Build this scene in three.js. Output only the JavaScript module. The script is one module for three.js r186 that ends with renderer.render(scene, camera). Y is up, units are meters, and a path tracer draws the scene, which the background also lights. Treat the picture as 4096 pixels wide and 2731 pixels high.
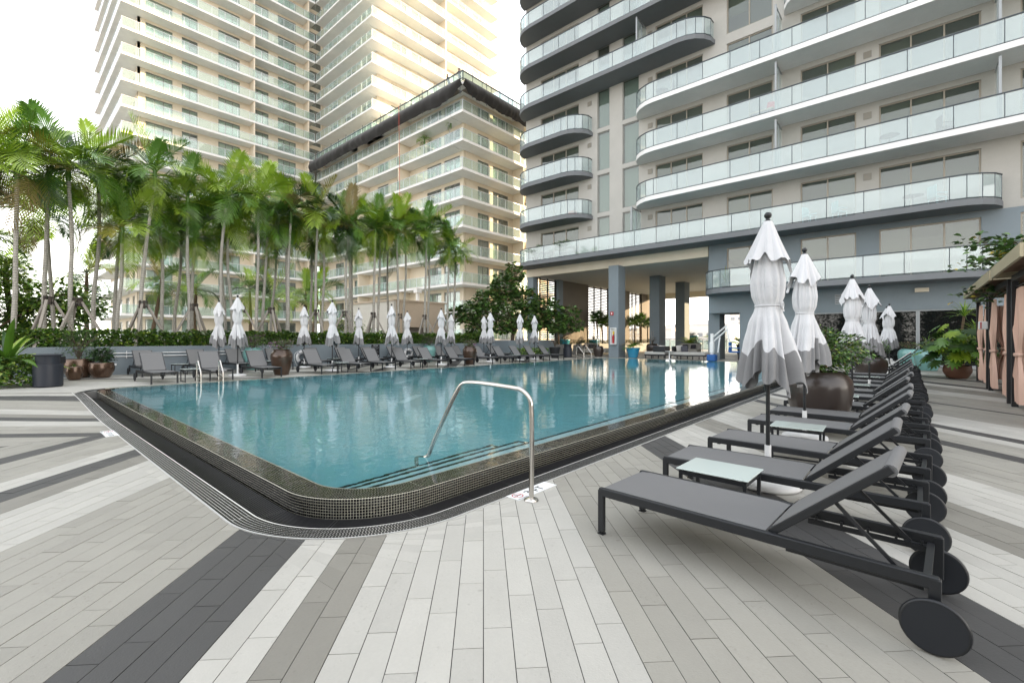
import * as THREE from 'three';
import { mergeGeometries, toCreasedNormals } from 'three/addons/utils/BufferGeometryUtils.js';
import { RoundedBoxGeometry } from 'three/addons/geometries/RoundedBoxGeometry.js';
import { ImprovedNoise } from 'three/addons/math/ImprovedNoise.js';
import { MarchingCubes } from 'three/addons/objects/MarchingCubes.js';

// ---------------------------------------------------------------- camera, sky, sun, exposure
// The place lies square to the axes: x runs along the long side of the pool, -z ("b" below) across it. Units are metres.
const scene = new THREE.Scene();
const camera = new THREE.PerspectiveCamera(2 * Math.atan(1365.5 / 1820) * 180 / Math.PI, 4096 / 2731, 0.1, 3000);
camera.position.set(0, 1.55, 0);
camera.lookAt(Math.cos(0.72257), 1.55, -Math.sin(0.72257));
camera.setViewOffset(4096, 2731, 0, 10.5, 4096, 2731);
const renderer = new THREE.WebGLRenderer({ antialias: true });
renderer.toneMapping = THREE.LinearToneMapping;
renderer.toneMappingExposure = 3.0;
renderer.shadowMap.enabled = true;

const sunDirection = new THREE.Vector3(0.811, 0.205, 0.618).normalize();
const sun = new THREE.DirectionalLight(new THREE.Color().setRGB(1, 0.74, 0.44), 5);
sun.position.copy(sunDirection).multiplyScalar(220).add(new THREE.Vector3(25, 0, -30));
sun.target.position.set(25, 0, -30);
sun.castShadow = true;
sun.shadow.mapSize.set(4096, 4096);
Object.assign(sun.shadow.camera, { left: -120, right: 120, top: 120, bottom: -120, near: 1, far: 600 });
scene.add(sun, sun.target);

{ // clear morning sky: blue overhead, pale and warm along the horizon, a wide soft glow round the sun
  const w = 512, h = 256, data = new Float32Array(w * h * 4);
  for (let j = 0; j < h; j++) for (let i = 0; i < w; i++) {
    const up = Math.sin(((j + 0.5) / h - 0.5) * Math.PI), round = ((i + 0.5) / w - 0.5) * 2 * Math.PI, c = Math.sqrt(1 - up * up);
    const d = [Math.cos(round) * c, up, Math.sin(round) * c];
    const near = Math.max(0, d[0] * sunDirection.x + d[1] * sunDirection.y + d[2] * sunDirection.z);
    const e = Math.max(0, up), haze = Math.exp(-e * 4), glow = 0.55 * near ** 6 + 0.22 * near ** 2;
    const k = (j * w + i) * 4;
    data[k] = 0.52 + 0.98 * haze + glow * 1.0;
    data[k + 1] = 0.555 + 0.88 * haze + glow * 0.78;
    data[k + 2] = 0.615 + 0.72 * haze + glow * 0.5;
    data[k + 3] = 1;
  }
  const sky = new THREE.DataTexture(data, w, h, THREE.RGBAFormat, THREE.FloatType);
  sky.mapping = THREE.EquirectangularReflectionMapping;
  sky.magFilter = sky.minFilter = THREE.LinearFilter;
  sky.needsUpdate = true;
  scene.background = sky;
  scene.environment = sky;
  scene.backgroundIntensity = scene.environmentIntensity = 1;
}

// ---------------------------------------------------------------- helpers
let seed = 20240611;
const rnd = () => { seed = (seed + 0x6D2B79F5) | 0; let t = Math.imul(seed ^ (seed >>> 15), 1 | seed); t = (t + Math.imul(t ^ (t >>> 7), 61 | t)) ^ t; return ((t ^ (t >>> 14)) >>> 0) / 4294967296; };
const rr = (a, b) => a + (b - a) * rnd();
const perlin = new ImprovedNoise();
const ss = (a, b, x) => { const t = Math.min(1, Math.max(0, (x - a) / (b - a))); return t * t * (3 - 2 * t); };
const lerp = (a, b, t) => a + (b - a) * t;
const rgb = (r, g, b) => new THREE.Color().setRGB(r, g, b);
const V3 = (x, y, z) => new THREE.Vector3(x, y, z);
// deck level: the near deck lies 0.15 m under the water line of the pool and rises gently to meet it on the other sides
const deckY = (a, b) => 0.15 * Math.max(ss(11, 16.4, b), ss(18, 29, a));

const used = new Map();
const numbered = (n) => { const k = used.get(n) || 0; used.set(n, k + 1); return k ? `${n}_${String(k).padStart(3, '0')}` : n; };
function shade(o) { o.castShadow = true; o.receiveShadow = true; return o; }
function thing(name, label, category, x = 0, y = 0, b = 0, turn = 0, group) {
  const o = new THREE.Group();
  o.name = numbered(name); o.position.set(x, y, -b); o.rotation.y = turn;
  o.userData = { label, category }; if (group) o.userData.group = group;
  scene.add(o); return o;
}
function structure(name, geo, mat, label) {
  const o = shade(new THREE.Mesh(geo, mat)); o.name = numbered(name); o.userData = { kind: 'structure', label, category: name.replace(/_/g, ' ') };
  scene.add(o); return o;
}
function part(parent, name, geo, mat, x = 0, y = 0, z = 0, turn = 0) {
  const o = shade(new THREE.Mesh(geo, mat)); o.name = name; o.position.set(x, y, z); o.rotation.y = turn; parent.add(o); return o;
}
function copyOf(o, label, x, y, b, turn = 0, group) {
  const c = o.clone(); c.name = numbered(o.name.replace(/_\d{3}$/, '')); c.position.set(x, y, -b); c.rotation.set(0, turn, 0);
  c.userData = { ...o.userData, label }; if (group) c.userData.group = group;
  scene.add(c); return c;
}
const ORD = ['first', 'second', 'third', 'fourth', 'fifth', 'sixth', 'seventh', 'eighth', 'ninth', 'tenth', 'eleventh', 'twelfth', 'thirteenth', 'fourteenth', 'fifteenth', 'sixteenth', 'seventeenth', 'eighteenth', 'nineteenth', 'twentieth',
  'twenty-first', 'twenty-second', 'twenty-third', 'twenty-fourth', 'twenty-fifth', 'twenty-sixth', 'twenty-seventh', 'twenty-eighth', 'twenty-ninth', 'thirtieth'];

const bx = (w, h, d, x = 0, y = 0, z = 0) => new THREE.BoxGeometry(w, h, d).translate(x, y, z);
const rbx = (w, h, d, r, x = 0, y = 0, z = 0, n = 2) => new RoundedBoxGeometry(w, h, d, n, r).translate(x, y, z);
const cyl = (r0, r1, h, x = 0, y = 0, z = 0, n = 16) => new THREE.CylinderGeometry(r1, r0, h, n).translate(x, y + h / 2, z);
const bare = (g) => { const o = g.index ? g.toNonIndexed() : g; for (const k of Object.keys(o.attributes)) if (!['position', 'normal', 'uv'].includes(k)) o.deleteAttribute(k); return o; };
const join = (list) => mergeGeometries(list.map(bare));
function bar(p, q, w, h = w) { // a box beam from p to q
  const d = V3().subVectors(q, p), g = new THREE.BoxGeometry(w, h, d.length());
  const m = new THREE.Matrix4().lookAt(p, q, Math.abs(d.y) > 0.98 * d.length() ? V3(1, 0, 0) : V3(0, 1, 0));
  return g.applyMatrix4(m.setPosition(V3().addVectors(p, q).multiplyScalar(0.5)));
}
function tube(points, r, seg = 24, n = 8, tension = 0.5) { return new THREE.TubeGeometry(new THREE.CatmullRomCurve3(points, false, 'catmullrom', tension), seg, r, n, false); }
function lathe(profile, n = 40) { return new THREE.LatheGeometry(profile.map(([r, y]) => new THREE.Vector2(r, y)), n); }
// uv in metres, taken from the side of the box that each face looks to
function metres(g, k = 1) {
  const o = g.index ? g.toNonIndexed() : g, p = o.attributes.position, uv = new Float32Array(p.count * 2), n = V3(), a = V3(), b = V3(), c = V3();
  for (let i = 0; i < p.count; i += 3) {
    a.fromBufferAttribute(p, i); b.fromBufferAttribute(p, i + 1); c.fromBufferAttribute(p, i + 2);
    n.copy(b).sub(a).cross(c.clone().sub(a)); const ax = Math.abs(n.x), ay = Math.abs(n.y), az = Math.abs(n.z);
    [a, b, c].forEach((v, q) => { const s = ay > ax && ay > az ? [v.x, v.z] : ax > az ? [v.z, v.y] : [v.x, v.y]; uv[(i + q) * 2] = s[0] * k; uv[(i + q) * 2 + 1] = s[1] * k; });
  }
  o.setAttribute('uv', new THREE.BufferAttribute(uv, 2)); return o;
}
// ---------------------------------------------------------------- textures (grain, weave, wear) and materials
function texture(n, f, srgb = false) {
  const d = new Uint8Array(n * n * 4);
  for (let j = 0; j < n; j++) for (let i = 0; i < n; i++) { const v = f(i / n, j / n), k = (j * n + i) * 4; const c = Array.isArray(v) ? v : [v, v, v]; for (let q = 0; q < 3; q++) d[k + q] = Math.max(0, Math.min(255, c[q] * 255)); d[k + 3] = 255; }
  const t = new THREE.DataTexture(d, n, n); t.wrapS = t.wrapT = THREE.RepeatWrapping; t.magFilter = THREE.LinearFilter; t.minFilter = THREE.LinearMipmapLinearFilter; t.generateMipmaps = true;
  if (srgb) t.colorSpace = THREE.SRGBColorSpace; t.needsUpdate = true; return t;
}
// noise that repeats: a torus walk through 3-D noise is costly, so blend four shifted copies
function tileNoise(u, v, f, z = 0) {
  const n = (x, y) => perlin.noise(x * f, y * f, z + 0.37);
  return n(u, v) * (1 - u) * (1 - v) + n(u - 1, v) * u * (1 - v) + n(u, v - 1) * (1 - u) * v + n(u - 1, v - 1) * u * v;
}
const fbm = (u, v, f, z, oct = 4) => { let s = 0, a = 1, k = f; for (let o = 0; o < oct; o++) { s += a * tileNoise(u, v, k, z + o * 7.1); a *= 0.55; k *= 2.1; } return s; };
const rep = (t, x, y = x) => { const c = t.clone(); c.repeat.set(x, y); c.needsUpdate = true; return c; };
const stuccoBump = texture(512, (u, v) => 0.5 + 0.35 * fbm(u, v, 40, 1, 3));
const stuccoTone = texture(512, (u, v) => { const s = 0.93 + 0.07 * fbm(u, v, 5, 3, 4) + 0.03 * fbm(u, v, 60, 5, 2); return [s, s, s]; });
const stoneTone = texture(1024, (u, v) => { const big = fbm(u, v, 4, 11, 4), fine = fbm(u, v, 70, 13, 2), pit = Math.max(0, fbm(u, v, 34, 17, 3) - 0.42) * 0.9, s = 0.925 + 0.055 * big + 0.04 * fine - pit * 0.5; return [s, s * 0.998 - pit * 0.02, s * 0.985 - pit * 0.05]; });
const stoneBump = texture(512, (u, v) => 0.5 + 0.3 * fbm(u, v, 50, 21, 3) - Math.max(0, fbm(u, v, 30, 17, 3) - 0.4));
const weave = texture(256, (u, v) => { const a = Math.sin(u * Math.PI * 2 * 32), b = Math.sin(v * Math.PI * 2 * 32); return 0.5 + 0.25 * (a > 0 === b > 0 ? Math.abs(a) : Math.abs(b)) + 0.1 * fbm(u, v, 6, 31, 2); });
const barkTone = texture(512, (u, v) => { const ring = Math.abs(((v * 14 + 0.18 * fbm(u, v, 6, 41, 2)) % 1 + 1) % 1 - 0.5) * 2, s = 0.8 + 0.22 * fbm(u, v, 9, 43, 4) - 0.4 * (ring > 0.86 ? 1 : 0); return [s, s * 0.97, s * 0.91]; });
const woodTone = texture(256, (u, v) => { const g = fbm(u * 1, v, 3, 51, 2) + 0.6 * tileNoise(u, v * 0.2, 40, 53), s = 0.82 + 0.18 * g; return [s, s * 0.96, s * 0.9]; });
const glaze = texture(512, (u, v) => { const s = 0.8 + 0.16 * fbm(u, v, 4, 61, 4) + 0.12 * tileNoise(u, v * 0.12, 40, 63), t = Math.max(0.3, s); return [t, t * 0.97, t * 0.95]; });
const ripple = texture(1024, (u, v) => 0.5 + 0.28 * fbm(u, v, 9, 71, 3) + 0.2 * tileNoise(u, v, 34, 77) + 0.06 * tileNoise(u, v, 80, 79));
const clothBump = texture(256, (u, v) => 0.5 + 0.4 * fbm(u, v, 12, 81, 3));

const std = (o) => new THREE.MeshStandardMaterial(o), phys = (o) => new THREE.MeshPhysicalMaterial(o);
const stucco = (c, r = 0.85) => std({ color: c, roughness: r, map: rep(stuccoTone, 0.22), bumpMap: rep(stuccoBump, 0.7), bumpScale: 0.004 });
const M = {
  frame: std({ color: rgb(0.016, 0.0175, 0.02), roughness: 0.42, metalness: 0.1 }),
  wheel: std({ color: rgb(0.011, 0.013, 0.017), roughness: 0.62 }),
  sling: std({ color: rgb(0.165, 0.165, 0.165), roughness: 0.72, bumpMap: rep(weave, 6), bumpScale: 0.0006 }),
  frosted: phys({ color: rgb(0.6, 0.68, 0.64), roughness: 0.18, clearcoat: 0.6, clearcoatRoughness: 0.12 }),
  canvas: phys({ color: rgb(0.62, 0.625, 0.635), roughness: 0.9, bumpMap: rep(clothBump, 2), bumpScale: 0.004, side: THREE.DoubleSide }),
  canvasGrey: phys({ color: rgb(0.23, 0.23, 0.232), roughness: 0.92, bumpMap: rep(clothBump, 2), bumpScale: 0.004, side: THREE.DoubleSide }),
  black: std({ color: rgb(0.012, 0.013, 0.015), roughness: 0.35 }),
  white: std({ color: rgb(0.74, 0.74, 0.73), roughness: 0.5 }),
  steel: std({ color: rgb(0.62, 0.59, 0.55), roughness: 0.16, metalness: 1 }),
  copper: phys({ color: rgb(0.13, 0.078, 0.05), roughness: 0.24, metalness: 0.55, map: glaze, clearcoat: 0.5, clearcoatRoughness: 0.15 }),
  bronze: phys({ color: rgb(0.075, 0.042, 0.024), roughness: 0.28, metalness: 0.35, map: glaze, clearcoat: 0.6, clearcoatRoughness: 0.12 }),
  darkGlaze: phys({ color: rgb(0.035, 0.024, 0.019), roughness: 0.34, clearcoat: 0.5, clearcoatRoughness: 0.2 }),
  turquoise: phys({ color: rgb(0.17, 0.37, 0.35), roughness: 0.3, map: rep(stuccoTone, 2), clearcoat: 0.8, clearcoatRoughness: 0.1 }),
  teal: phys({ color: rgb(0.03, 0.2, 0.26), roughness: 0.25, map: rep(stuccoTone, 2), clearcoat: 0.8, clearcoatRoughness: 0.1 }),
  soil: std({ color: rgb(0.05, 0.038, 0.028), roughness: 1 }),
  leaf: phys({ color: 0xffffff, roughness: 0.42, transmission: 0.22, thickness: 0, side: THREE.DoubleSide }),
  bark: std({ color: rgb(0.46, 0.45, 0.425), roughness: 0.9, map: barkTone, bumpMap: barkTone, bumpScale: 0.01 }),
  barkBrown: std({ color: rgb(0.16, 0.11, 0.075), roughness: 0.95, map: barkTone, bumpMap: barkTone, bumpScale: 0.02 }),
  twig: std({ color: rgb(0.1, 0.075, 0.055), roughness: 0.95 }),
  timber: std({ color: rgb(0.36, 0.34, 0.32), roughness: 0.9, map: woodTone }),
  blueGrey: stucco(rgb(0.2, 0.238, 0.262)),
  rail: std({ color: rgb(0.55, 0.58, 0.6), roughness: 0.4, metalness: 0.3 }),
  darkRail: std({ color: rgb(0.05, 0.062, 0.07), roughness: 0.4, metalness: 0.3 }),
  interior: std({ color: rgb(0.34, 0.32, 0.29), roughness: 0.9 }),
};
// ---------------------------------------------------------------- pool outline: left side x = CA - R, near side b = CB - R, joined by an arc round (CA, CB)
const CA = 2.69, CB = 4.38, RA = 0.2, ENDA = 30.05, FARB = 17.18, LEFTB = 16.5, W = 0.14;
const arcLength = 0.9 * Math.PI / 2, leftLength = LEFTB - CB, nearLength = ENDA - CA, wholeLength = leftLength + arcLength + nearLength;
function edge(R, s) { // point and outward normal, s metres along the wall from its far left end
  R += RA;
  if (s < leftLength) return [CA - R, LEFTB - s, -1, 0];
  s -= leftLength;
  if (s < arcLength) { const t = s / 0.9; return [CA - R * Math.cos(t), CB - R * Math.sin(t), -Math.cos(t), -Math.sin(t)]; }
  return [CA + s - arcLength, CB - R, 0, -1];
}
const stops = []; // places along the edge where a swept strip needs a cut
for (let s = 0; s < leftLength; s += 0.75) stops.push(s);
for (let k = 0; k <= 24; k++) stops.push(leftLength + arcLength * k / 24);
for (let s = leftLength + arcLength + 0.75; s < wholeLength; s += 0.75) stops.push(s);
stops.push(wholeLength);
function sweep(profile, s0 = 0, s1 = wholeLength, lift = () => 0) { // profile: [R, y] pairs, swept along the edge
  const cuts = [s0, ...stops.filter((s) => s > s0 + 1e-4 && s < s1 - 1e-4), s1], pos = [], uv = [];
  const at = (s, [R, y]) => { const e = edge(R, s); return [e[0], y + lift(e[0], e[1]), -e[1]]; };
  for (let i = 0; i + 1 < cuts.length; i++) for (let j = 0; j + 1 < profile.length; j++) {
    const A = at(cuts[i], profile[j]), B = at(cuts[i + 1], profile[j]), C = at(cuts[i + 1], profile[j + 1]), D = at(cuts[i], profile[j + 1]);
    pos.push(...A, ...B, ...C, ...A, ...C, ...D);
    for (const [s, q] of [[cuts[i], j], [cuts[i + 1], j], [cuts[i + 1], j + 1], [cuts[i], j], [cuts[i + 1], j + 1], [cuts[i], j + 1]]) uv.push(s, q * 0.3);
  }
  const g = new THREE.BufferGeometry(); g.setAttribute('position', new THREE.Float32BufferAttribute(pos, 3)); g.setAttribute('uv', new THREE.Float32BufferAttribute(uv, 2));
  g.computeVertexNormals(); return g;
}
// ---------------------------------------------------------------- deck of stone planks
const clip = (poly, nx, ny, c) => { // keep nx*x + ny*y >= c
  const out = []; for (let i = 0; i < poly.length; i++) { const p = poly[i], q = poly[(i + 1) % poly.length], dp = nx * p[0] + ny * p[1] - c, dq = nx * q[0] + ny * q[1] - c; if (dp >= 0) out.push(p); if ((dp > 0 && dq < 0) || (dp < 0 && dq > 0)) { const t = dp / (dp - dq); out.push([p[0] + (q[0] - p[0]) * t, p[1] + (q[1] - p[1]) * t]); } }
  return out;
};
const area = (p) => { let s = 0; for (let i = 0; i < p.length; i++) { const q = p[(i + 1) % p.length]; s += p[i][0] * q[1] - q[0] * p[i][1]; } return Math.abs(s / 2); };
const hole = (() => { // convex outline of pool and gutter, as half-planes (inside: n.p >= c)
  const R = 1.405, pts = [];
  for (let k = 0; k <= 14; k++) { const t = Math.PI / 2 * k / 14; pts.push([CA - R * Math.cos(t), CB - R * Math.sin(t)]); }
  pts.push([30.12, CB - R], [30.12, FARB + 0.13], [2.25, FARB + 0.13], [1.9, 17.2], [1.62, 16.9], [1.4, 16.4], [CA - R, 15.9]);
  return pts.map((p, i) => { const q = pts[(i + 1) % pts.length], nx = -(q[1] - p[1]), ny = q[0] - p[0], l = Math.hypot(nx, ny); return [nx / l, ny / l, (nx * p[0] + ny * p[1]) / l]; });
})();
function outsidePool(poly) {
  if (poly.every(([x, y]) => x < 1.27 || y < 2.96 || y > FARB + 0.16 || x > 30.2) && (poly.every((p) => p[0] < 1.27) || poly.every((p) => p[1] < 2.96) || poly.every((p) => p[1] > FARB + 0.16) || poly.every((p) => p[0] > 30.2))) return [poly];
  const out = []; let rest = poly;
  for (const [nx, ny, c] of hole) { const o = clip(rest, -nx, -ny, -c); if (o.length > 2 && area(o) > 2e-4) out.push(o); rest = clip(rest, nx, ny, c); if (rest.length < 3) break; }
  return out;
}
function slabGeometry(poly, thick, lift, gap, ou, ov, dir) { // a thin stone on the deck's own slope
  let sgn = 0; for (let i = 0; i < poly.length; i++) { const p = poly[i], q = poly[(i + 1) % poly.length]; sgn += p[0] * q[1] - q[0] * p[1]; }
  const P = sgn > 0 ? poly : poly.slice().reverse(), n = P.length, pos = [], uv = [];
  const U = (p) => [p[0] * dir[0] + p[1] * dir[1] + ou, -p[0] * dir[1] + p[1] * dir[0] + ov];
  const top = P.map((p) => [p[0], deckY(p[0], p[1]) + lift, -p[1]]), bot = P.map((p) => [p[0], deckY(p[0], p[1]) + lift - thick, -p[1]]);
  for (let i = 1; i + 1 < n; i++) { pos.push(...top[0], ...top[i], ...top[i + 1]); for (const k of [0, i, i + 1]) uv.push(...U(P[k])); }
  for (let i = 0; i < n; i++) { const k = (i + 1) % n; pos.push(...top[i], ...bot[i], ...bot[k], ...top[i], ...bot[k], ...top[k]); for (let q = 0; q < 6; q++) uv.push(...U(P[q % 2 ? i : k])); }
  const g = new THREE.BufferGeometry(); g.setAttribute('position', new THREE.Float32BufferAttribute(pos, 3)); g.setAttribute('uv', new THREE.Float32BufferAttribute(uv, 2)); g.computeVertexNormals(); return g;
}
const stone = (c, r) => std({ color: c, roughness: r, map: rep(stoneTone, 0.9), bumpMap: rep(stoneBump, 2.2), bumpScale: 0.0016 });
const STONE = { white: [0.505, 0.492, 0.452], light: [0.35, 0.336, 0.297], grey: [0.255, 0.243, 0.213], dark: [0.072, 0.071, 0.07] };
const stoneMats = {}; for (const [k, c] of Object.entries(STONE)) stoneMats[k] = [0.95, 1, 1.05].map((f) => stone(rgb(c[0] * f, c[1] * f, c[2] * f), 0.55));
const bands1 = [[-99, 'grey'], [-12.4, 'dark'], [-11.9, 'light'], [-10.2, 'white'], [-9.3, 'grey'], [-8.3, 'white'], [-7.05, 'dark'], [-6.89, 'light'], [-6.24, 'dark'], [-5.9, 'light'], [-5.21, 'white'], [-4.91, 'dark'], [-4.55, 'grey'], [-4.22, 'white'], [-3.56, 'light'], [-1.98, 'dark'], [-1.36, 'white'], [-1.05, 'grey'], [-0.745, 'white'], [0.775, 'light'], [2.28, 'dark'], [2.93, 'white'], [3.78, 'grey'], [4.36, 'white'], [5.39, 'light'], [6.67, 'dark'], [7.07, 'light'], [7.6, 'white'], [7.89, 'dark'], [8.28, 'white'], [9.32, 'light'], [10.77, 'dark'], [10.95, 'light'], [12.6, 'white'], [13.5, 'grey'], [14.6, 'white'], [15.2, 'dark'], [15.7, 'light'], [17.1, 'dark'], [17.4, 'white'], [18.6, 'grey'], [20, 'light'], [22, 'dark'], [22.5, 'white'], [24, 'light'], [27, 'dark'], [27.5, 'grey']];
const bands2 = [[-99, 'light'], [7.67, 'dark'], [7.93, 'light'], [8.6, 'white'], [8.96, 'dark'], [9.24, 'grey'], [9.55, 'white'], [10.0, 'light'], [11.2, 'dark'], [11.85, 'white'], [12.4, 'grey'], [12.55, 'white'], [15.7, 'light'], [16.6, 'dark'], [17.0, 'white'], [18.3, 'light'], [19.4, 'dark'], [19.8, 'white'], [21.5, 'grey'], [22.5, 'white'], [24, 'light'], [26, 'dark'], [26.5, 'white']];
const toneAt = (bands, u) => { let t = bands[0][1]; for (const [s, k] of bands) if (u >= s) t = k; return t; };
{
  const deck = new THREE.Group(); deck.name = 'pool_deck'; deck.userData = { kind: 'structure', label: 'stone plank pool deck in diagonal white, grey and charcoal bands', category: 'deck' }; scene.add(deck);
  const PW = 0.1525, PL = 0.61, q = Math.SQRT1_2, planks = [];
  const chevron = (a, b) => (b > 9.85 && a < 10.5 ? 2 : 1); // the planks turn by a right angle on the far left
  for (const zone of [1, 2]) {
    const d = zone === 1 ? [q, q] : [q, -q], n = zone === 1 ? [q, -q] : [q, q]; // along, across
    const regions = [[-3.5, -9, 56, 3.6], [-3.5, 3.0, 3.2, 24.2], [1.2, FARB - 0.4, 30.6, 24.2], [29.6, 3.0, 56, 25]];
    for (let i = -260; i < 340; i++) for (let j = -130; j < 130; j++) {
      const u = (i + 0.5) * PW, v = (j + 0.5 + [0, 0.5, 0.25, 0.75][((i % 4) + 4) % 4]) * PL, ca = n[0] * u + d[0] * v, cb = n[1] * u + d[1] * v;
      if (!regions.some((r) => ca > r[0] && ca < r[2] && cb > r[1] && cb < r[3])) continue;
      if (ca > 34 && cb < 9.5) continue;
      const margin = Math.min(Math.abs(cb - 9.85), Math.abs(ca - 10.5));
      const g2 = 0.0024, hw = PW / 2 - g2, hl = PL / 2 - g2;
      let poly = [[-1, -1], [1, -1], [1, 1], [-1, 1]].map(([x, y]) => [ca + n[0] * x * hw + d[0] * y * hl, cb + n[1] * x * hw + d[1] * y * hl]);
      if (ca < 10.9 && margin < 0.5) { // cut to the chevron's axis
        if (zone === 1) { if (cb < 12 && ca < 10.3) poly = clip(poly, 0, -1, -9.848); else if (chevron(ca, cb) !== 1) continue; else if (cb > 9.85) poly = clip(poly, 1, 0, 10.502); }
        else { poly = clip(poly, 0, 1, 9.852); if (poly.length > 2) poly = clip(poly, -1, 0, -10.498); }
        if (poly.length < 3) continue;
      } else if (chevron(ca, cb) !== zone) continue;
      const tone = toneAt(zone === 1 ? bands1 : bands2, zone === 1 ? u : u);
      for (const p of outsidePool(poly)) planks.push({ p, tone, k: Math.floor(rnd() * 3), d, dist: Math.hypot(ca, cb) / (0.4 + Math.max(0, (ca * 0.75 + cb * 0.661) / (Math.hypot(ca, cb) + 1e-6))), ou: rnd() * 5, ov: rnd() * 5, drop: rr(-0.0012, 0.0012), seen: ca * 0.75 + cb * 0.661 > 1.75 && Math.abs(ca * 0.661 - cb * 0.75) < 1.2 * (ca * 0.75 + cb * 0.661) });
    }
  }
  planks.sort((x, y) => (y.seen - x.seen) || x.dist - y.dist);
  const rest = {};
  planks.forEach((o, i) => {
    const g = slabGeometry(o.p, 0.012, o.drop, 0, o.ou, o.ov, o.d);
    if (i < 300) part(deck, 'plank', g, stoneMats[o.tone][o.k]);
    else (rest[o.tone + o.k] ||= { m: stoneMats[o.tone][o.k], l: [] }).l.push(g);
  });
  for (const r of Object.values(rest)) { const o = part(deck, 'planks', mergeGeometries(r.l), r.m); o.userData.kind = 'stuff'; }
  const bed = [];
  for (let a = -3.5; a < 56; a += 1) for (let b = -9; b < 25; b += 1) { if (a > 34 && b < 9.5) continue; for (const p of outsidePool([[a, b], [a + 1, b], [a + 1, b + 1], [a, b + 1]])) bed.push(slabGeometry(p, 0.05, -0.0042, 0, 0, 0, [1, 0])); }
  const o = part(deck, 'mortar_bed', mergeGeometries(bed), std({ color: rgb(0.05, 0.048, 0.045), roughness: 0.95 }));
}
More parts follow.
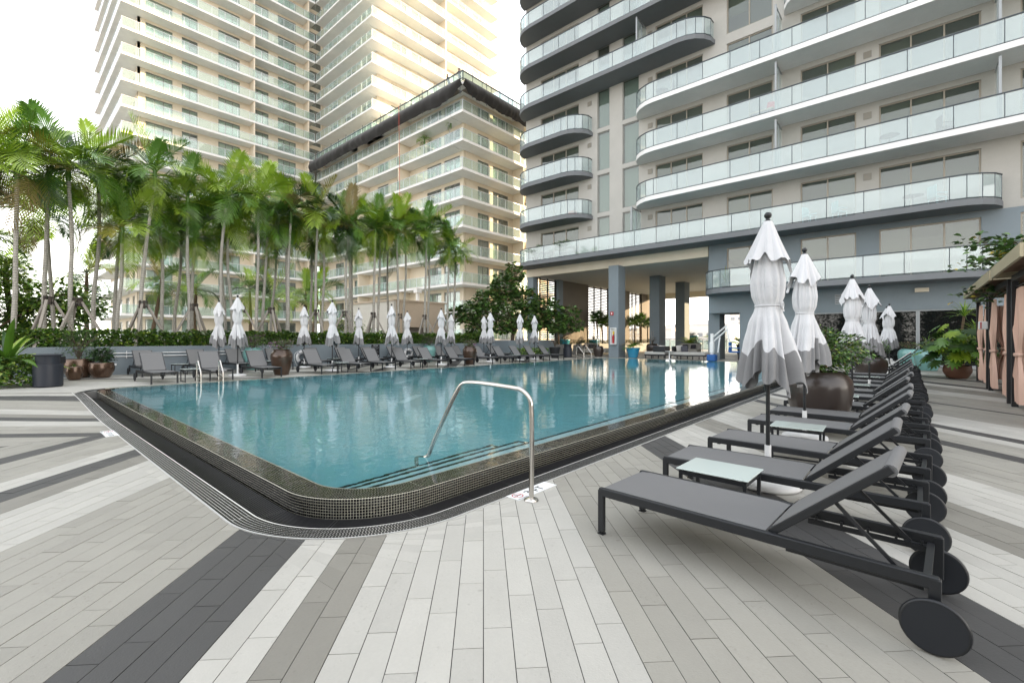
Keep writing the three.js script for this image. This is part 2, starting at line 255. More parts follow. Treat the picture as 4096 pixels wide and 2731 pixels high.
// ---------------------------------------------------------------- the pool
const pool = new THREE.Group(); pool.name = 'swimming_pool'; pool.userData = { kind: 'structure', label: 'overflowing swimming pool edged with black mosaic', category: 'pool' }; scene.add(pool);
{
  const grout = std({ color: rgb(0.62, 0.6, 0.48), roughness: 0.8 }), FLOOR = -0.95;
  const plaster = std({ color: rgb(0.52, 0.7, 0.72), roughness: 0.75, map: rep(stuccoTone, 0.5) });
  const pale = std({ color: rgb(0.6, 0.76, 0.78), roughness: 0.75, map: rep(stuccoTone, 0.5) });
  // overflow wall: outer face, coping just under the water, inner face down to the floor
  part(pool, 'overflow_wall', sweep([[0.7, -0.14], [0.7, W - 0.008], [0.695, W - 0.004], [0.41, W - 0.02]]), grout);
  part(pool, 'basin_wall', sweep([[0.405, W - 0.02], [0.405, FLOOR]]), plaster);
  part(pool, 'gutter_channel', sweep([[1.0, -0.008], [1.0, -0.2], [0.69, -0.2]]), std({ color: rgb(0.01, 0.01, 0.011), roughness: 0.6 }));
  part(pool, 'border_bed', sweep([[1.215, -0.05], [1.215, -0.004], [0.985, -0.004], [0.985, -0.05]], 0, wholeLength, (a, b) => deckY(a, b)), std({ color: rgb(0.72, 0.71, 0.66), roughness: 0.8 }));
  part(pool, 'edge_trim', sweep([[1.2, 0.0045], [1.188, 0.0045], [1.188, -0.01]], 0, wholeLength, deckY), std({ color: rgb(0.62, 0.62, 0.6), roughness: 0.6 }));
  part(pool, 'basin_floor', metres(bx(ENDA - 1.9, 0.2, FARB - 3.6, (ENDA + 1.9) / 2, FLOOR - 0.1, -(FARB + 3.6) / 2)), plaster);
  part(pool, 'basin_wall', metres(bx(ENDA - 1.9, 1.4, 0.3, (ENDA + 1.9) / 2, W - 0.71, -FARB - 0.15)), plaster);
  part(pool, 'basin_wall', metres(bx(0.3, 1.4, FARB - 3.5, ENDA + 0.15, W - 0.71, -(FARB + 3.5) / 2)), plaster);
  // mosaic: rows of small black glass tiles
  const tile = phys({ color: 0xffffff, roughness: 0.12, clearcoat: 0.4 }), matte = phys({ color: 0xffffff, roughness: 0.35 });
  const flat = new THREE.BoxGeometry(0.0208, 0.004, 0.0208), P = 0.025, near = [], far = [];
  const m4 = new THREE.Matrix4(), e1 = V3(), e2 = V3(), e3 = V3();
  const lay = (R, y, nx, ny, s, list, tall) => { // tile lying on (tall = 0) or standing against (tall = 1) the edge at s
    const e = edge(R, s), out = V3(e[2], 0, -e[3]), along = V3(-out.z, 0, out.x), up = V3(0, 1, 0);
    const nrm = tall ? out : up, side = tall ? up : out; e1.copy(along); e2.copy(nrm); e3.crossVectors(e1, e2);
    m4.makeBasis(e1, e2, e3).setPosition(e[0], y, -e[1]); list.push([m4.clone(), e]);
  };
  const wall = [], top = [], border = [];
  for (let s = P / 2; s < wholeLength; s += P) {
    for (let r = 0; r < 9; r++) lay(0.701, W - 0.019 - r * P, 0, 0, s, wall, 1);
  }
  for (let r = 0; r < 11; r++) { const R = 0.686 - r * P; for (let s = (r % 2) * P / 2; s < wholeLength;) { const on = s > leftLength && s < leftLength + arcLength; lay(R, lerp(W - 0.004, W - 0.02, (0.7 - R) / 0.29) + 0.0005, 0, 0, s, top, 0); s += on ? P * 0.9 / (R + RA) : P; } }
  for (let r = 0; r < 7; r++) { const R = 1.172 - r * 0.027; for (let s = (r % 2) * P / 2; s < wholeLength;) { const on = s > leftLength && s < leftLength + arcLength; lay(R, 0, 0, 0, s, border, 0); s += on ? P * 0.9 / (R + RA) : P; } }
  for (const [m, e] of border) m.elements[13] = deckY(e[0], e[1]) - 0.0035;
  const tints = () => { const v = 0.006 + 0.02 * rnd() ** 2; return rnd() < 0.06 ? rgb(v * 2.2, v * 2.2, v * 2.4) : rgb(v, v * 0.97, v * 0.98); };
  const tileMats = [0.006, 0.012, 0.024].map((v) => phys({ color: rgb(v, v, v * 1.05), roughness: 0.14, clearcoat: 0.4 }));
  const put = (list, n, name, mat) => {
    list.sort((x, y) => Math.hypot(x[1][0], x[1][1]) - Math.hypot(y[1][0], y[1][1]));
    list.slice(0, n).forEach(([m]) => { const o = part(pool, 'tile', flat, tileMats[Math.floor(rnd() * 3)]); o.applyMatrix4(m); });
    const rest = list.slice(n), im = shade(new THREE.InstancedMesh(flat, mat, rest.length)); im.name = name; im.userData.kind = 'stuff';
    rest.forEach(([m], i) => { im.setMatrixAt(i, m); im.setColorAt(i, tints()); }); pool.add(im);
  };
  put(wall, 300, 'wall_tiles', tile); put(top, 0, 'coping_tiles', tile); put(border, 0, 'border_tiles', matte);
  // strip of mosaic flush with the deck on the far side and round the far corner
  const strip = [];
  for (let a = 1.95; a < ENDA + 0.12; a += P) for (let r = 0; r < 5; r++) strip.push([a, FARB + 0.018 + r * P]);
  for (let b = 3.1; b < FARB; b += P) for (let r = 0; r < 5; r++) strip.push([ENDA + 0.02 + r * P, b]);
  const im = shade(new THREE.InstancedMesh(flat, matte, strip.length)); im.name = 'edge_tiles'; im.userData.kind = 'stuff';
  strip.forEach(([a, b], i) => { im.setMatrixAt(i, m4.makeTranslation(a, W + 0.004, -b)); im.setColorAt(i, tints()); }); pool.add(im);
  part(pool, 'border_bed', join([bx(ENDA - 1.8, 0.1, 0.15, (ENDA + 2.0) / 2, W - 0.046, -FARB - 0.07), bx(0.15, 0.1, FARB - 3.0, ENDA + 0.07, W - 0.047, -(FARB + 3.0) / 2)]), grout);
  // rounded far left corner of the coping
  const corner = new THREE.Shape(); corner.moveTo(1.83, 16.4); corner.lineTo(1.83, 16.62); corner.absarc(2.43, 16.72, 0.6, Math.PI, Math.PI / 2, true); corner.lineTo(2.5, 17.32); corner.lineTo(2.5, 17.2); corner.absarc(2.5, 16.83, 0.37, Math.PI / 2, Math.PI, false); corner.lineTo(2.13, 16.4);
  part(pool, 'corner_coping', new THREE.ExtrudeGeometry(corner, { depth: 0.3, bevelEnabled: false, curveSegments: 12 }).rotateX(-Math.PI / 2).translate(-0.04, W - 0.31, 0), std({ color: rgb(0.03, 0.03, 0.031), roughness: 0.25 }));
  const cap = new THREE.Shape([[1.325, 16.44], [1.826, 16.44], [1.826, 16.64], [1.9, 16.98], [2.1, 17.2], [2.42, 17.318], [2.25, 17.318], [1.9, 17.206], [1.615, 16.905], [1.395, 16.42], [1.33, 15.95]].map((p) => new THREE.Vector2(...p)));
  part(pool, 'corner_border', new THREE.ExtrudeGeometry(cap, { depth: 0.2, bevelEnabled: false }).rotateX(-Math.PI / 2).translate(-0.04, -0.052, 0), std({ color: rgb(0.12, 0.12, 0.115), roughness: 0.5 }));
  // slatted grates over the gutter
  const grateMat = std({ color: rgb(0.022, 0.022, 0.024), roughness: 0.32 });
  for (let s = 0.15, k = 0; s < wholeLength - 0.3; s += 0.6, k++) {
    const s1 = Math.min(s + 0.592, wholeLength), list = [];
    for (let r = 0; r < 13; r++) { const R = 0.725 + r * 0.0205; list.push(sweep([[R, -0.06], [R, -0.035], [R + 0.009, -0.035], [R + 0.009, -0.06]], s, s1)); }
    for (const q of [s, s1 - 0.012]) list.push(sweep([[0.722, -0.062], [0.722, -0.0345], [0.984, -0.0345], [0.984, -0.062]], q, q + 0.012));
    part(pool, 'grate', mergeGeometries(list), grateMat);
  }
  // ledge and steps under water along the near side, with mosaic nosings
  const nose = std({ color: rgb(0.012, 0.014, 0.018), roughness: 0.3 });
  const step = (a0, a1, b1, y, nm) => { const o = part(pool, nm, metres(bx(a1 - a0, y - FLOOR, b1 - 3.83, (a0 + a1) / 2, (y + FLOOR) / 2, -(b1 + 3.83) / 2)), pale);
    part(o, 'nosing', join([bx(a1 - a0, 0.012, 0.05, (a0 + a1) / 2, y + 0.002, -b1 + 0.023), bx(a1 - a0, 0.05, 0.01, (a0 + a1) / 2, y - 0.03, -b1 - 0.003), bx(0.05, 0.012, b1 - 3.83, a1 - 0.02, y + 0.003, -(b1 + 3.83) / 2)]), nose); };
  step(2.3, 29.9, 4.14, -0.16, 'ledge'); step(2.2, 5.2, 4.46, -0.38, 'step'); step(2.2, 4.95, 4.78, -0.62, 'step');
  // lane dashes on the floor
  const dash = std({ color: rgb(0.9, 0.95, 0.95), roughness: 0.7 });
  for (const [a, b, len, turn] of [[7.2, 9.9, 1.5, 0.62], [13.6, 12.4, 1.6, -0.72], [14.0, 9.2, 1.6, -0.78], [16.5, 9.0, 1.5, -0.75], [12.2, 9.6, 1.3, -1.1], [19.5, 10.6, 1.5, -0.72], [17.6, 13.8, 1.6, -0.7], [21.5, 14.6, 1.5, -0.7], [20.5, 12.6, 1.5, -0.72], [23.5, 12.8, 1.4, -0.7], [16.6, 15.0, 1.2, -1.0], [24.6, 15.6, 1.3, -0.7], [9.6, 13.6, 1.4, 0.6], [26.4, 11.6, 1.5, -0.7], [11.0, 6.6, 1.5, -0.75]])
    part(pool, 'lane_dash', bx(len, 0.012, 0.22), dash, a, FLOOR + 0.008, -b, turn);
  for (const [a, b, len] of [[6.2, 11.4, 3.4], [9.4, 12.8, 4.2], [12.2, 13.2, 5.0], [14.8, 14.2, 5.0], [10.4, 9.8, 4.0], [19.4, 14.0, 4.4], [21.8, 12.4, 4.4]]) part(pool, 'lane_line', bx(len, 0.012, 0.035), dash, a, FLOOR + 0.007, -b, -0.85);
  // the water itself
  const sh = new THREE.Shape(), R = 0.892;
  sh.moveTo(1.836, 16.62); sh.lineTo(1.836, 16.6); sh.lineTo(CA - R, 16.5); sh.lineTo(CA - R, CB); sh.absarc(CA, CB, R, Math.PI, Math.PI * 1.5, false); sh.lineTo(ENDA + 0.004, CB - R); sh.lineTo(ENDA + 0.004, FARB + 0.004); sh.lineTo(2.4, FARB + 0.004); sh.absarc(2.4, 16.62, 0.564, Math.PI / 2, Math.PI, false);
  const wg = metres(new THREE.ExtrudeGeometry(sh, { depth: W - FLOOR + 0.02, bevelEnabled: false, curveSegments: 20 }).rotateX(-Math.PI / 2).translate(0, FLOOR - 0.02, 0));
  const water = structure('pool_water', wg, phys({ color: 0xffffff, roughness: 0.02, transmission: 1, ior: 1.33, thickness: 1, attenuationColor: rgb(0.58, 0.83, 0.86), attenuationDistance: 1.5, bumpMap: rep(ripple, 0.28), bumpScale: 0.006 }), 'still teal pool water');
  water.userData.category = 'water';
}
// lettering set into the deck
function plaque(w, h, draw, px = 512) {
  const c = document.createElement('canvas'); c.width = px; c.height = Math.round(px * h / w); const x = c.getContext('2d'); draw(x, c.width, c.height);
  const t = new THREE.CanvasTexture(c); t.colorSpace = THREE.SRGBColorSpace; t.magFilter = THREE.LinearFilter; return t;
}
function noDiving(x, cx, cy, r) {
  x.strokeStyle = '#222'; x.lineWidth = r * 0.18; x.lineCap = 'round'; x.beginPath(); x.moveTo(cx - r * 0.25, cy - r * 0.55); x.lineTo(cx + r * 0.1, cy); x.lineTo(cx + r * 0.35, cy + r * 0.45); x.moveTo(cx + r * 0.1, cy); x.lineTo(cx - r * 0.3, cy + r * 0.2); x.stroke();
  x.strokeStyle = '#b3202c'; x.lineWidth = r * 0.16; x.beginPath(); x.arc(cx, cy, r * 0.85, 0, 7); x.moveTo(cx - r * 0.8, cy); x.lineTo(cx + r * 0.8, cy); x.stroke();
}
function depthMark(label, text, a, b, turn) {
  const tx = plaque(0.62, 0.17, (x, w, h) => { x.fillStyle = '#eceeee'; x.fillRect(0, 0, w, h); noDiving(x, h * 0.55, h * 0.42, h * 0.38); x.fillStyle = '#15171c'; x.font = `bold ${h * 0.16}px sans-serif`; x.fillText('NO DIVING', h * 0.08, h * 0.97); x.font = `bold ${h * (text.length > 4 ? 0.55 : 0.8)}px sans-serif`; x.fillText(text, h * 1.18, h * (text.length > 4 ? 0.72 : 0.82)); });
  const t = thing('depth_marker', label, 'depth marker', a, deckY(a, b), b, turn);
  part(t, 'tile_body', bx(0.62, 0.012, 0.17, 0, -0.003, 0), M.white);
  part(t, 'lettering', new THREE.PlaneGeometry(0.616, 0.166).rotateX(-Math.PI / 2).translate(0, 0.0045, 0), std({ map: tx, roughness: 0.5 }));
}
depthMark('white depth marker reading 3 FT beside the handrail base', '3 FT', 3.62, 2.915, 0);
depthMark('white depth marker reading 3 FT 6 IN on the left side of the pool', '3 FT 6 IN', 1.225, 9.86, -Math.PI / 2);
// ---------------------------------------------------------------- sun loungers
function makeLounger(angle, label, group) { // foot at z = 0, head at z = 2; the frame is 0.7 wide
  const t = thing('sun_lounger', label, 'sun lounger', 0, 0, 0, 0, group), L = 2.0, Y = 0.335, HW = 0.35;
  for (const s of [-1, 1]) {
    part(t, 'side_rail', rbx(0.04, 0.065, L - 0.02, 0.008, s * (HW - 0.02), Y, L / 2), M.frame);
    part(t, 'leg', join([rbx(0.042, 0.335, 0.05, 0.007, s * (HW - 0.02), 0.185, 0.028), bx(0.044, 0.012, 0.052, s * (HW - 0.02), 0.006, 0.028)]), M.frame);
    part(t, 'rear_post', rbx(0.042, 0.25, 0.05, 0.007, s * (HW - 0.02), 0.235, L - 0.028), M.frame);
    const wx = s * (HW + 0.028);
    const w = part(t, 'wheel', join([new THREE.CylinderGeometry(0.122, 0.122, 0.03, 40).rotateZ(Math.PI / 2).translate(wx, 0.136, L - 0.03)]), M.wheel);
    part(w, 'tyre', new THREE.TorusGeometry(0.122, 0.014, 8, 44).rotateY(Math.PI / 2).translate(wx, 0.136, L - 0.03), M.black);
  }
  for (const z of [0.12, 1.2, L - 0.06]) part(t, 'crossbar', bx(0.62, 0.033, 0.033, 0, 0.305, z), M.frame);
  // seat fabric sags a little and rolls over the side rails
  const seat = (z0, z1, sag, nm, parent, m) => {
    const nx = 10, nz = 14, pos = [], uv = [], idx = [];
    for (let j = 0; j <= nz; j++) for (let i = 0; i <= nx; i++) { const u = i / nx * 2 - 1, v = j / nz, e = 1 - Math.abs(u) ** 6; pos.push(u * 0.315, -sag * (1 - u * u) * Math.sin(Math.PI * v) - (1 - e) * 0.004 + (j === 0 || j === nz ? -0.006 : 0), lerp(z0, z1, v)); uv.push(u * 0.32, v * (z1 - z0)); }
    for (let j = 0; j < nz; j++) for (let i = 0; i < nx; i++) { const k = j * (nx + 1) + i; idx.push(k, k + nx + 1, k + 1, k + 1, k + nx + 1, k + nx + 2); }
    const g = new THREE.BufferGeometry(); g.setAttribute('position', new THREE.Float32BufferAttribute(pos, 3)); g.setAttribute('uv', new THREE.Float32BufferAttribute(uv, 2)); g.setIndex(idx); g.computeVertexNormals();
    if (m) g.applyMatrix4(m); return part(parent, nm, g, M.sling);
  };
  seat(0.035, 1.2, 0.022, 'seat_sling', t).position.y = Y + 0.036;
  const back = new THREE.Matrix4().makeRotationX(-angle).setPosition(0, Y + 0.03, 1.235), len = 0.76;
  const bf = part(t, 'backrest', join([...[-1, 1].map((s) => rbx(0.032, 0.045, len, 0.007, s * 0.3, 0, len / 2)), bx(0.6, 0.03, 0.03, 0, 0, 0.02)]).applyMatrix4(back), M.frame);
  seat(0.0, len - 0.02, 0.012, 'back_sling', bf, new THREE.Matrix4().multiplyMatrices(back, new THREE.Matrix4().makeTranslation(0, 0.026, 0)));
  // the fabric rolls over the head bar
  part(bf, 'head_roll', new THREE.CylinderGeometry(0.034, 0.034, 0.6, 16, 1, false, 0, Math.PI * 2).rotateZ(Math.PI / 2).translate(0, -0.006, len - 0.018).applyMatrix4(back), M.sling);
  const hold = V3(0, 0, len * 0.55).applyMatrix4(back), foot = 1.235 + Math.cos(angle) * len * 0.55 + 0.3;
  for (const s of [-1, 1]) {
    part(t, 'strut', bar(V3(s * 0.27, hold.y - 0.02, hold.z), V3(s * 0.27, Y - 0.02, Math.min(1.86, foot)), 0.018), M.frame);
    part(t, 'notched_rack', join([bx(0.02, 0.03, 0.62, s * 0.29, Y - 0.05, 1.62), ...[1.36, 1.5, 1.64, 1.78, 1.9].map((z) => bx(0.014, 0.035, 0.014, s * 0.29, Y - 0.025, z))]), M.frame);
  }
  return t;
}
const GR = 'sun loungers along the near side of the pool', GL = 'sun loungers along the far side of the pool';
const nearRow = [3.17, 4.45, 5.7, 7.34, 8.5, 10.05, 11.7, 12.95, 14.55, 16.0, 17.75, 19.3, 22.1, 24.3];
const low = makeLounger(0.72, '', GR);
nearRow.forEach((a, i) => {
  const label = i === 0 ? 'grey mesh sun lounger at the near end of the cabana-side row' : i === nearRow.length - 1 ? 'towel-covered grey sun lounger at the far end of the cabana-side row' : `grey mesh sun lounger, ${ORD[i]} from the near end of the cabana-side row`;
  const o = i ? copyOf(low, label, 0, 0, 0) : low; o.userData.label = label;
  o.position.set(a + 0.35, deckY(a, 0.5), i ? -1.86 + rr(-0.05, 0.05) : -1.87); o.rotation.set(0, i ? rr(-0.045, 0.01) : -0.05, 0);
});
const farFront = [3.11, 4.66, 6.26, 8.44, 9.95, 11.18, 12.69, 14.27, 16.06, 18.15, 19.8, 21.33, 22.75, 24.35];
const farBack = [3.5, 5.2, 6.65, 8.2, 10.05, 11.65, 13.2, 14.8, 16.6, 18.2, 19.72, 21.5, 23.0];
const high = makeLounger(0.86, '', GL);
farFront.forEach((a, i) => {
  const label = `grey mesh sun lounger, ${ORD[i]} from the left in the row at the far water's edge`;
  const o = i ? copyOf(high, label, 0, 0, 0) : high; o.userData.label = label;
  o.position.set(a + 0.35, deckY(a, 17.5), -17.42); o.rotation.set(0, Math.PI + rr(-0.03, 0.03), 0);
});
farBack.forEach((a, i) => copyOf(high, `grey mesh sun lounger, ${ORD[i]} from the left in the row against the planter wall`, a + 0.35, 0.15, 21.05, Math.PI + rr(-0.04, 0.04)));
// ---------------------------------------------------------------- side tables
const TR = 'small side tables between the loungers';
function makeTable() {
  const t = thing('side_table', '', 'side table', 0, 0, 0, 0, TR), h = 0.42, w = 0.23, d = 0.29;
  part(t, 'table_top', rbx(2 * w, 0.012, 2 * d, 0.004, 0, h, 0), M.frosted);
  part(t, 'apron', join([...[-1, 1].map((s) => bx(0.025, 0.03, 2 * d - 0.05, s * (w - 0.03), h - 0.035, 0)), ...[-1, 1].map((s) => bx(2 * w - 0.08, 0.03, 0.025, 0, h - 0.036, s * (d - 0.03)))]), M.frame);
  for (const s of [-1, 1]) for (const q of [-1, 1]) part(t, 'leg', join([bx(0.026, h - 0.02, 0.026, s * (w - 0.03), (h - 0.02) / 2, q * (d - 0.03)), cyl(0.012, 0.012, 0.02, s * (w - 0.05), h - 0.026, q * (d - 0.05))]), M.frame);
  part(t, 'foot_rail', join([...[-1, 1].map((s) => bx(0.02, 0.02, 2 * d - 0.06, s * (w - 0.03), 0.03, 0))]), M.frame);
  return t;
}
const table0 = makeTable();
[[4.16, 1.26], [6.9, 1.12], [11.25, 1.08], [14.1, 1.05], [17.3, 1.0], [23.2, 0.95]].forEach(([a, b], i) => {
  const label = `frosted glass side table, ${ORD[i]} from the near end of the cabana-side loungers`, o = i ? copyOf(table0, label, 0, 0, 0) : table0; o.userData.label = label; o.position.set(a, deckY(a, b), -b); o.rotation.y = rr(-0.04, 0.04);
});
[[4.2, 17.75], [9.45, 17.85], [13.75, 18.1], [20.9, 18.2]].forEach(([a, b], i) => copyOf(table0, `frosted glass side table, ${ORD[i]} from the left among the far water's edge loungers`, a, 0.15, b));
[[4.75, 21.6], [11.2, 21.8], [7.9, 21.6], [23.9, 21.6]].forEach(([a, b], i) => copyOf(table0, ['frosted glass side table in front of the left end of the planter wall', 'frosted glass side table behind the life ring lounger by the planter wall', 'frosted glass side table beside the turquoise urn with purple flowers', 'frosted glass side table at the right end of the planter wall'][i], a, 0.15, b));
// ---------------------------------------------------------------- closed umbrellas
function clothGrid(nu, nv, f) {
  const pos = [], uv = [], idx = [];
  for (let j = 0; j <= nv; j++) for (let i = 0; i <= nu; i++) { const th = i / nu * Math.PI * 2, [r, y] = f(th, j / nv); pos.push(Math.cos(th) * r, y, Math.sin(th) * r); uv.push(i / nu * 2, j / nv * 2); }
  for (let j = 0; j < nv; j++) for (let i = 0; i < nu; i++) { const k = j * (nu + 1) + i; idx.push(k, k + 1, k + nu + 1, k + 1, k + nu + 2, k + nu + 1); }
  const g = new THREE.BufferGeometry(); g.setAttribute('position', new THREE.Float32BufferAttribute(pos, 3)); g.setAttribute('uv', new THREE.Float32BufferAttribute(uv, 2)); g.setIndex(idx); g.computeVertexNormals(); return g;
}
const lookup = (tab, y) => { for (let i = 0; i + 1 < tab.length; i++) if (y <= tab[i][0] && y >= tab[i + 1][0]) { const t = (tab[i][0] - y) / (tab[i][0] - tab[i + 1][0]); return lerp(tab[i][1], tab[i + 1][1], t * t * (3 - 2 * t) * 0.5 + t * 0.5); } return y > tab[0][0] ? tab[0][1] : tab[tab.length - 1][1]; };
const UG = 'closed pool umbrellas';
function makeUmbrella(variant) {
  const t = thing('closed_umbrella', '', 'umbrella', 0, 0, 0, 0, UG), ph = variant * 1.7;
  // the slack panels between the ribs hang out as flaps, each wrapped over the next: low and wide in the middle, high and close at the ribs
  const lobes = Array.from({ length: 5 }, (_, i) => i / 5 + rr(-0.035, 0.035)), amp = lobes.map(() => rr(0.72, 1.15)), skew = variant ? -1 : 1;
  const flap = (th) => { let x = ((th * skew / (2 * Math.PI) + 0.07 * ph) % 1 + 1) % 1, i = 4; for (let k = 0; k < 5; k++) if (x >= lobes[k]) i = k; if (x < lobes[0]) x += 1; const x0 = lobes[i], x1 = i < 4 ? lobes[i + 1] : lobes[0] + 1, t = (x - x0) / (x1 - x0); return [ss(0, 1, t < 0.76 ? t / 0.76 : (1 - t) / 0.24), amp[i]]; };
  const girth = [[2.79, 0.036], [2.6, 0.075], [2.4, 0.12], [2.15, 0.15], [2.0, 0.142], [1.905, 0.118], [1.86, 0.125], [1.7, 0.16], [1.5, 0.195], [1.25, 0.232], [1.0, 0.255], [0.85, 0.26]];
  const ring = (th, f, z) => perlin.noise(Math.cos(th) * f + ph * 3, Math.sin(th) * f, z);
  const hem = (th) => { const [o, k] = flap(th); return 1.14 - 0.1 * o * k + 0.2 * ring(th, 1.1, 4.1) + 0.13 * ring(th, 3.2, 7.3); };
  const radius = (th, y) => { // fine pleats above the tie; below it deep soft folds, sharp inwards and round outwards
    const low = ss(1.86, 1.3, y), tie = 1 - Math.exp(-(((y - 1.905) / 0.09) ** 2)) * 0.8, q = th + 0.3 * ring(th, 1.3, y * 0.8) + 0.1 * (1.4 - y) * skew, [o, k] = flap(q);
    const pleat = 0.6 * Math.abs(Math.sin(5 * q + ph + 0.5 * Math.sin(3 * q + y))) + 0.4 * Math.abs(Math.sin(9 * q + ph * 2)) - 0.5;
    return lookup(girth, y) * (1 + tie * ((1 - low) * (0.3 * pleat + 0.18 * ring(th, 1.5, y)) + low * (0.2 * (o * k - 0.5) + 0.55 * pleat + 0.42 * ring(th, 1.4, y * 0.5 + 3))));
  };
  const band = (th) => Math.min(1.74, hem(th) + 0.32);
  part(t, 'canopy', clothGrid(280, 60, (th, v) => { const y = lerp(2.78, band(th), v); return [radius(th, y), y]; }), M.canvas);
  part(t, 'border_band', clothGrid(280, 14, (th, v) => { const y = lerp(band(th), hem(th), v); return [radius(th, y) + 0.0015, y]; }), M.canvasGrey);
  const hem2 = (th) => 2.35 + 0.13 * ring(th, 1.2, 1.1) + 0.16 * ring(th, 2.6, 2.2);
  part(t, 'vent_tier', clothGrid(200, 26, (th, v) => { const y = lerp(2.8, hem2(th), v), f = Math.abs(Math.sin(3.5 * th + ph)) * 0.6 + 0.4 * Math.abs(Math.sin(6 * th + ph * 2)) - 0.5; return [lerp(0.04, 0.19, v ** 0.9) * (1 + v * (0.4 * f + 0.4 * ring(th, 1.3, 5.5))), y + 0.004]; }), M.canvas);
  const tieR = 0.128; part(t, 'tie_strap', join([new THREE.TorusGeometry(tieR - 0.004, 0.006, 6, 60).scale(1, 1, 1.5).rotateX(Math.PI / 2).translate(0, 1.905, 0), ...[-1, 1].map((s) => new THREE.TorusGeometry(0.035, 0.009, 5, 14).rotateY(0.5 * s).translate(-0.09 + s * 0.035, 1.905, 0.1)), bar(V3(-0.08, 1.9, 0.11), V3(-0.02, 1.83, 0.125), 0.016, 0.005), bar(V3(-0.09, 1.9, 0.11), V3(-0.13, 1.84, 0.11), 0.016, 0.005)]), M.canvas);
  part(t, 'finial', lathe([[0.001, 2.905], [0.02, 2.9], [0.036, 2.878], [0.036, 2.858], [0.022, 2.838], [0.017, 2.83], [0.024, 2.818], [0.03, 2.81], [0.032, 2.79], [0.042, 2.775], [0.042, 2.77], [0.0, 2.768]], 24), M.black);
  part(t, 'pole', cyl(0.02, 0.02, 2.4, 0, 0.38, 0, 20), M.black);
  part(t, 'crank', join([rbx(0.05, 0.12, 0.05, 0.01, 0.035, 1.06, 0), bar(V3(0.06, 1.06, 0), V3(0.11, 1.04, 0), 0.012), new THREE.SphereGeometry(0.02, 12, 8).translate(0.115, 1.01, 0)]), M.black);
  part(t, 'sleeve', join([cyl(0.032, 0.032, 0.36, 0, 0.07, 0, 20), new THREE.CylinderGeometry(0.007, 0.007, 0.05, 8).rotateZ(Math.PI / 2).translate(0.045, 0.26, 0)]), M.white);
  part(t, 'base', lathe([[0.001, 0.085], [0.1, 0.083], [0.26, 0.07], [0.3, 0.055], [0.31, 0.03], [0.305, 0.0], [0.0, 0.0]], 48), M.white);
  return t;
}
const umbrellas = [makeUmbrella(0), makeUmbrella(1)];
[[5.4, 1.15, 0, 0.995, 0.5], [8.3, 1.26, 1, 1.02, 2.2], [12.7, 1.02, 0, 1.03, 1.3], [15.65, 0.88, 1, 1.04, 4.0], [24.2, 0.72, 0, 1.0, 3.1], [27.0, 0.9, 1, 1.0, 0.9]].forEach(([a, b, v, k, turn], i) => {
  const label = i === 0 ? 'closed white umbrella with grey border towering over the nearest loungers' : `closed white umbrella with grey border, ${ORD[i]} from the near end of the cabana-side row`;
  const o = i < 2 ? umbrellas[v] : copyOf(umbrellas[v], label, 0, 0, 0); o.userData.label = label; o.position.set(a, deckY(a, b), -b); o.rotation.set(0, turn, 0); o.scale.y = k; o.userData.group = UG;
});
[[6.0, 19.05], [9.62, 18.85], [12.74, 19.05], [15.76, 18.95], [19.85, 19.25], [22.5, 19.15], [23.95, 19.1]].forEach(([a, b], i) => { const o = copyOf(umbrellas[i % 2], `closed white umbrella, ${ORD[i]} from the left beside the far water's edge loungers`, a, 0.15, b, i * 2.3 + 0.4); o.scale.y = 1.05 + 0.01 * (i % 3); });
[[6.22, 22.0], [9.85, 22.1], [12.8, 22.2], [15.9, 22.2], [19.2, 22.1], [22.15, 22.1]].forEach(([a, b], i) => { const o = copyOf(umbrellas[(i + 1) % 2], `closed white umbrella, ${ORD[i]} from the left in front of the planter wall`, a, 0.15, b, i * 1.9); o.scale.y = 1.05; });
// ---------------------------------------------------------------- handrails
{
  const t = thing('handrail', 'single bent steel handrail rising from the near deck into the pool', 'handrail', 3.4, 0, 2.75);
  const path = new THREE.CurvePath(), pts = [[0, 0], [0, 0.84], [-0.02, 0.97], [-0.13, 1.05], [-0.2, 1.058], [-0.86, 1.075], [-0.98, 1.05], [-1.06, 0.97], [-1.5, 0.3], [-1.58, 0.16], [-1.66, 0.12], [-1.76, 0.06], [-1.8, 0.0], [-1.8, -0.36]].map(([z, y]) => V3(0, y, z));
  const curve = new THREE.CatmullRomCurve3(pts, false, 'centripetal');
  part(t, 'rail', new THREE.TubeGeometry(curve, 140, 0.0245, 16), M.steel);
  part(t, 'base_flange', lathe([[0.001, 0.03], [0.03, 0.03], [0.045, 0.024], [0.065, 0.016], [0.072, 0.004], [0.07, 0], [0, 0]], 40), M.steel);
}
function ladderRail(label, a, b, turn, scale = 1) {
  const t = thing('pool_ladder_rail', label, 'ladder rail', a, 0.14, b, turn, 'steel rails of the pool ladders'); t.scale.setScalar(scale);
  part(t, 'rail', new THREE.TubeGeometry(new THREE.CatmullRomCurve3([[0.42, 0], [0.42, 0.55], [0.4, 0.66], [0.32, 0.7], [0.05, 0.42], [-0.02, 0.34], [-0.04, 0.22], [-0.04, -0.5]].map(([z, y]) => V3(0, y, -z)), false, 'centripetal'), 60, 0.022, 10), M.steel);
  part(t, 'crossbar', bar(V3(0, 0.2, -0.42), V3(0, 0.12, 0.04), 0.03), M.steel);
}
ladderRail('left steel ladder rail at the far left of the pool', 4.3, 17.0, 0); ladderRail('right steel ladder rail at the far left of the pool', 4.92, 17.0, 0);
ladderRail('steel step rail nearer the column at the far corner of the pool', 27.9, 17.15, 0, 1.25); ladderRail('steel step rail nearer the black bin at the far corner of the pool', 26.9, 17.15, 0, 1.25);
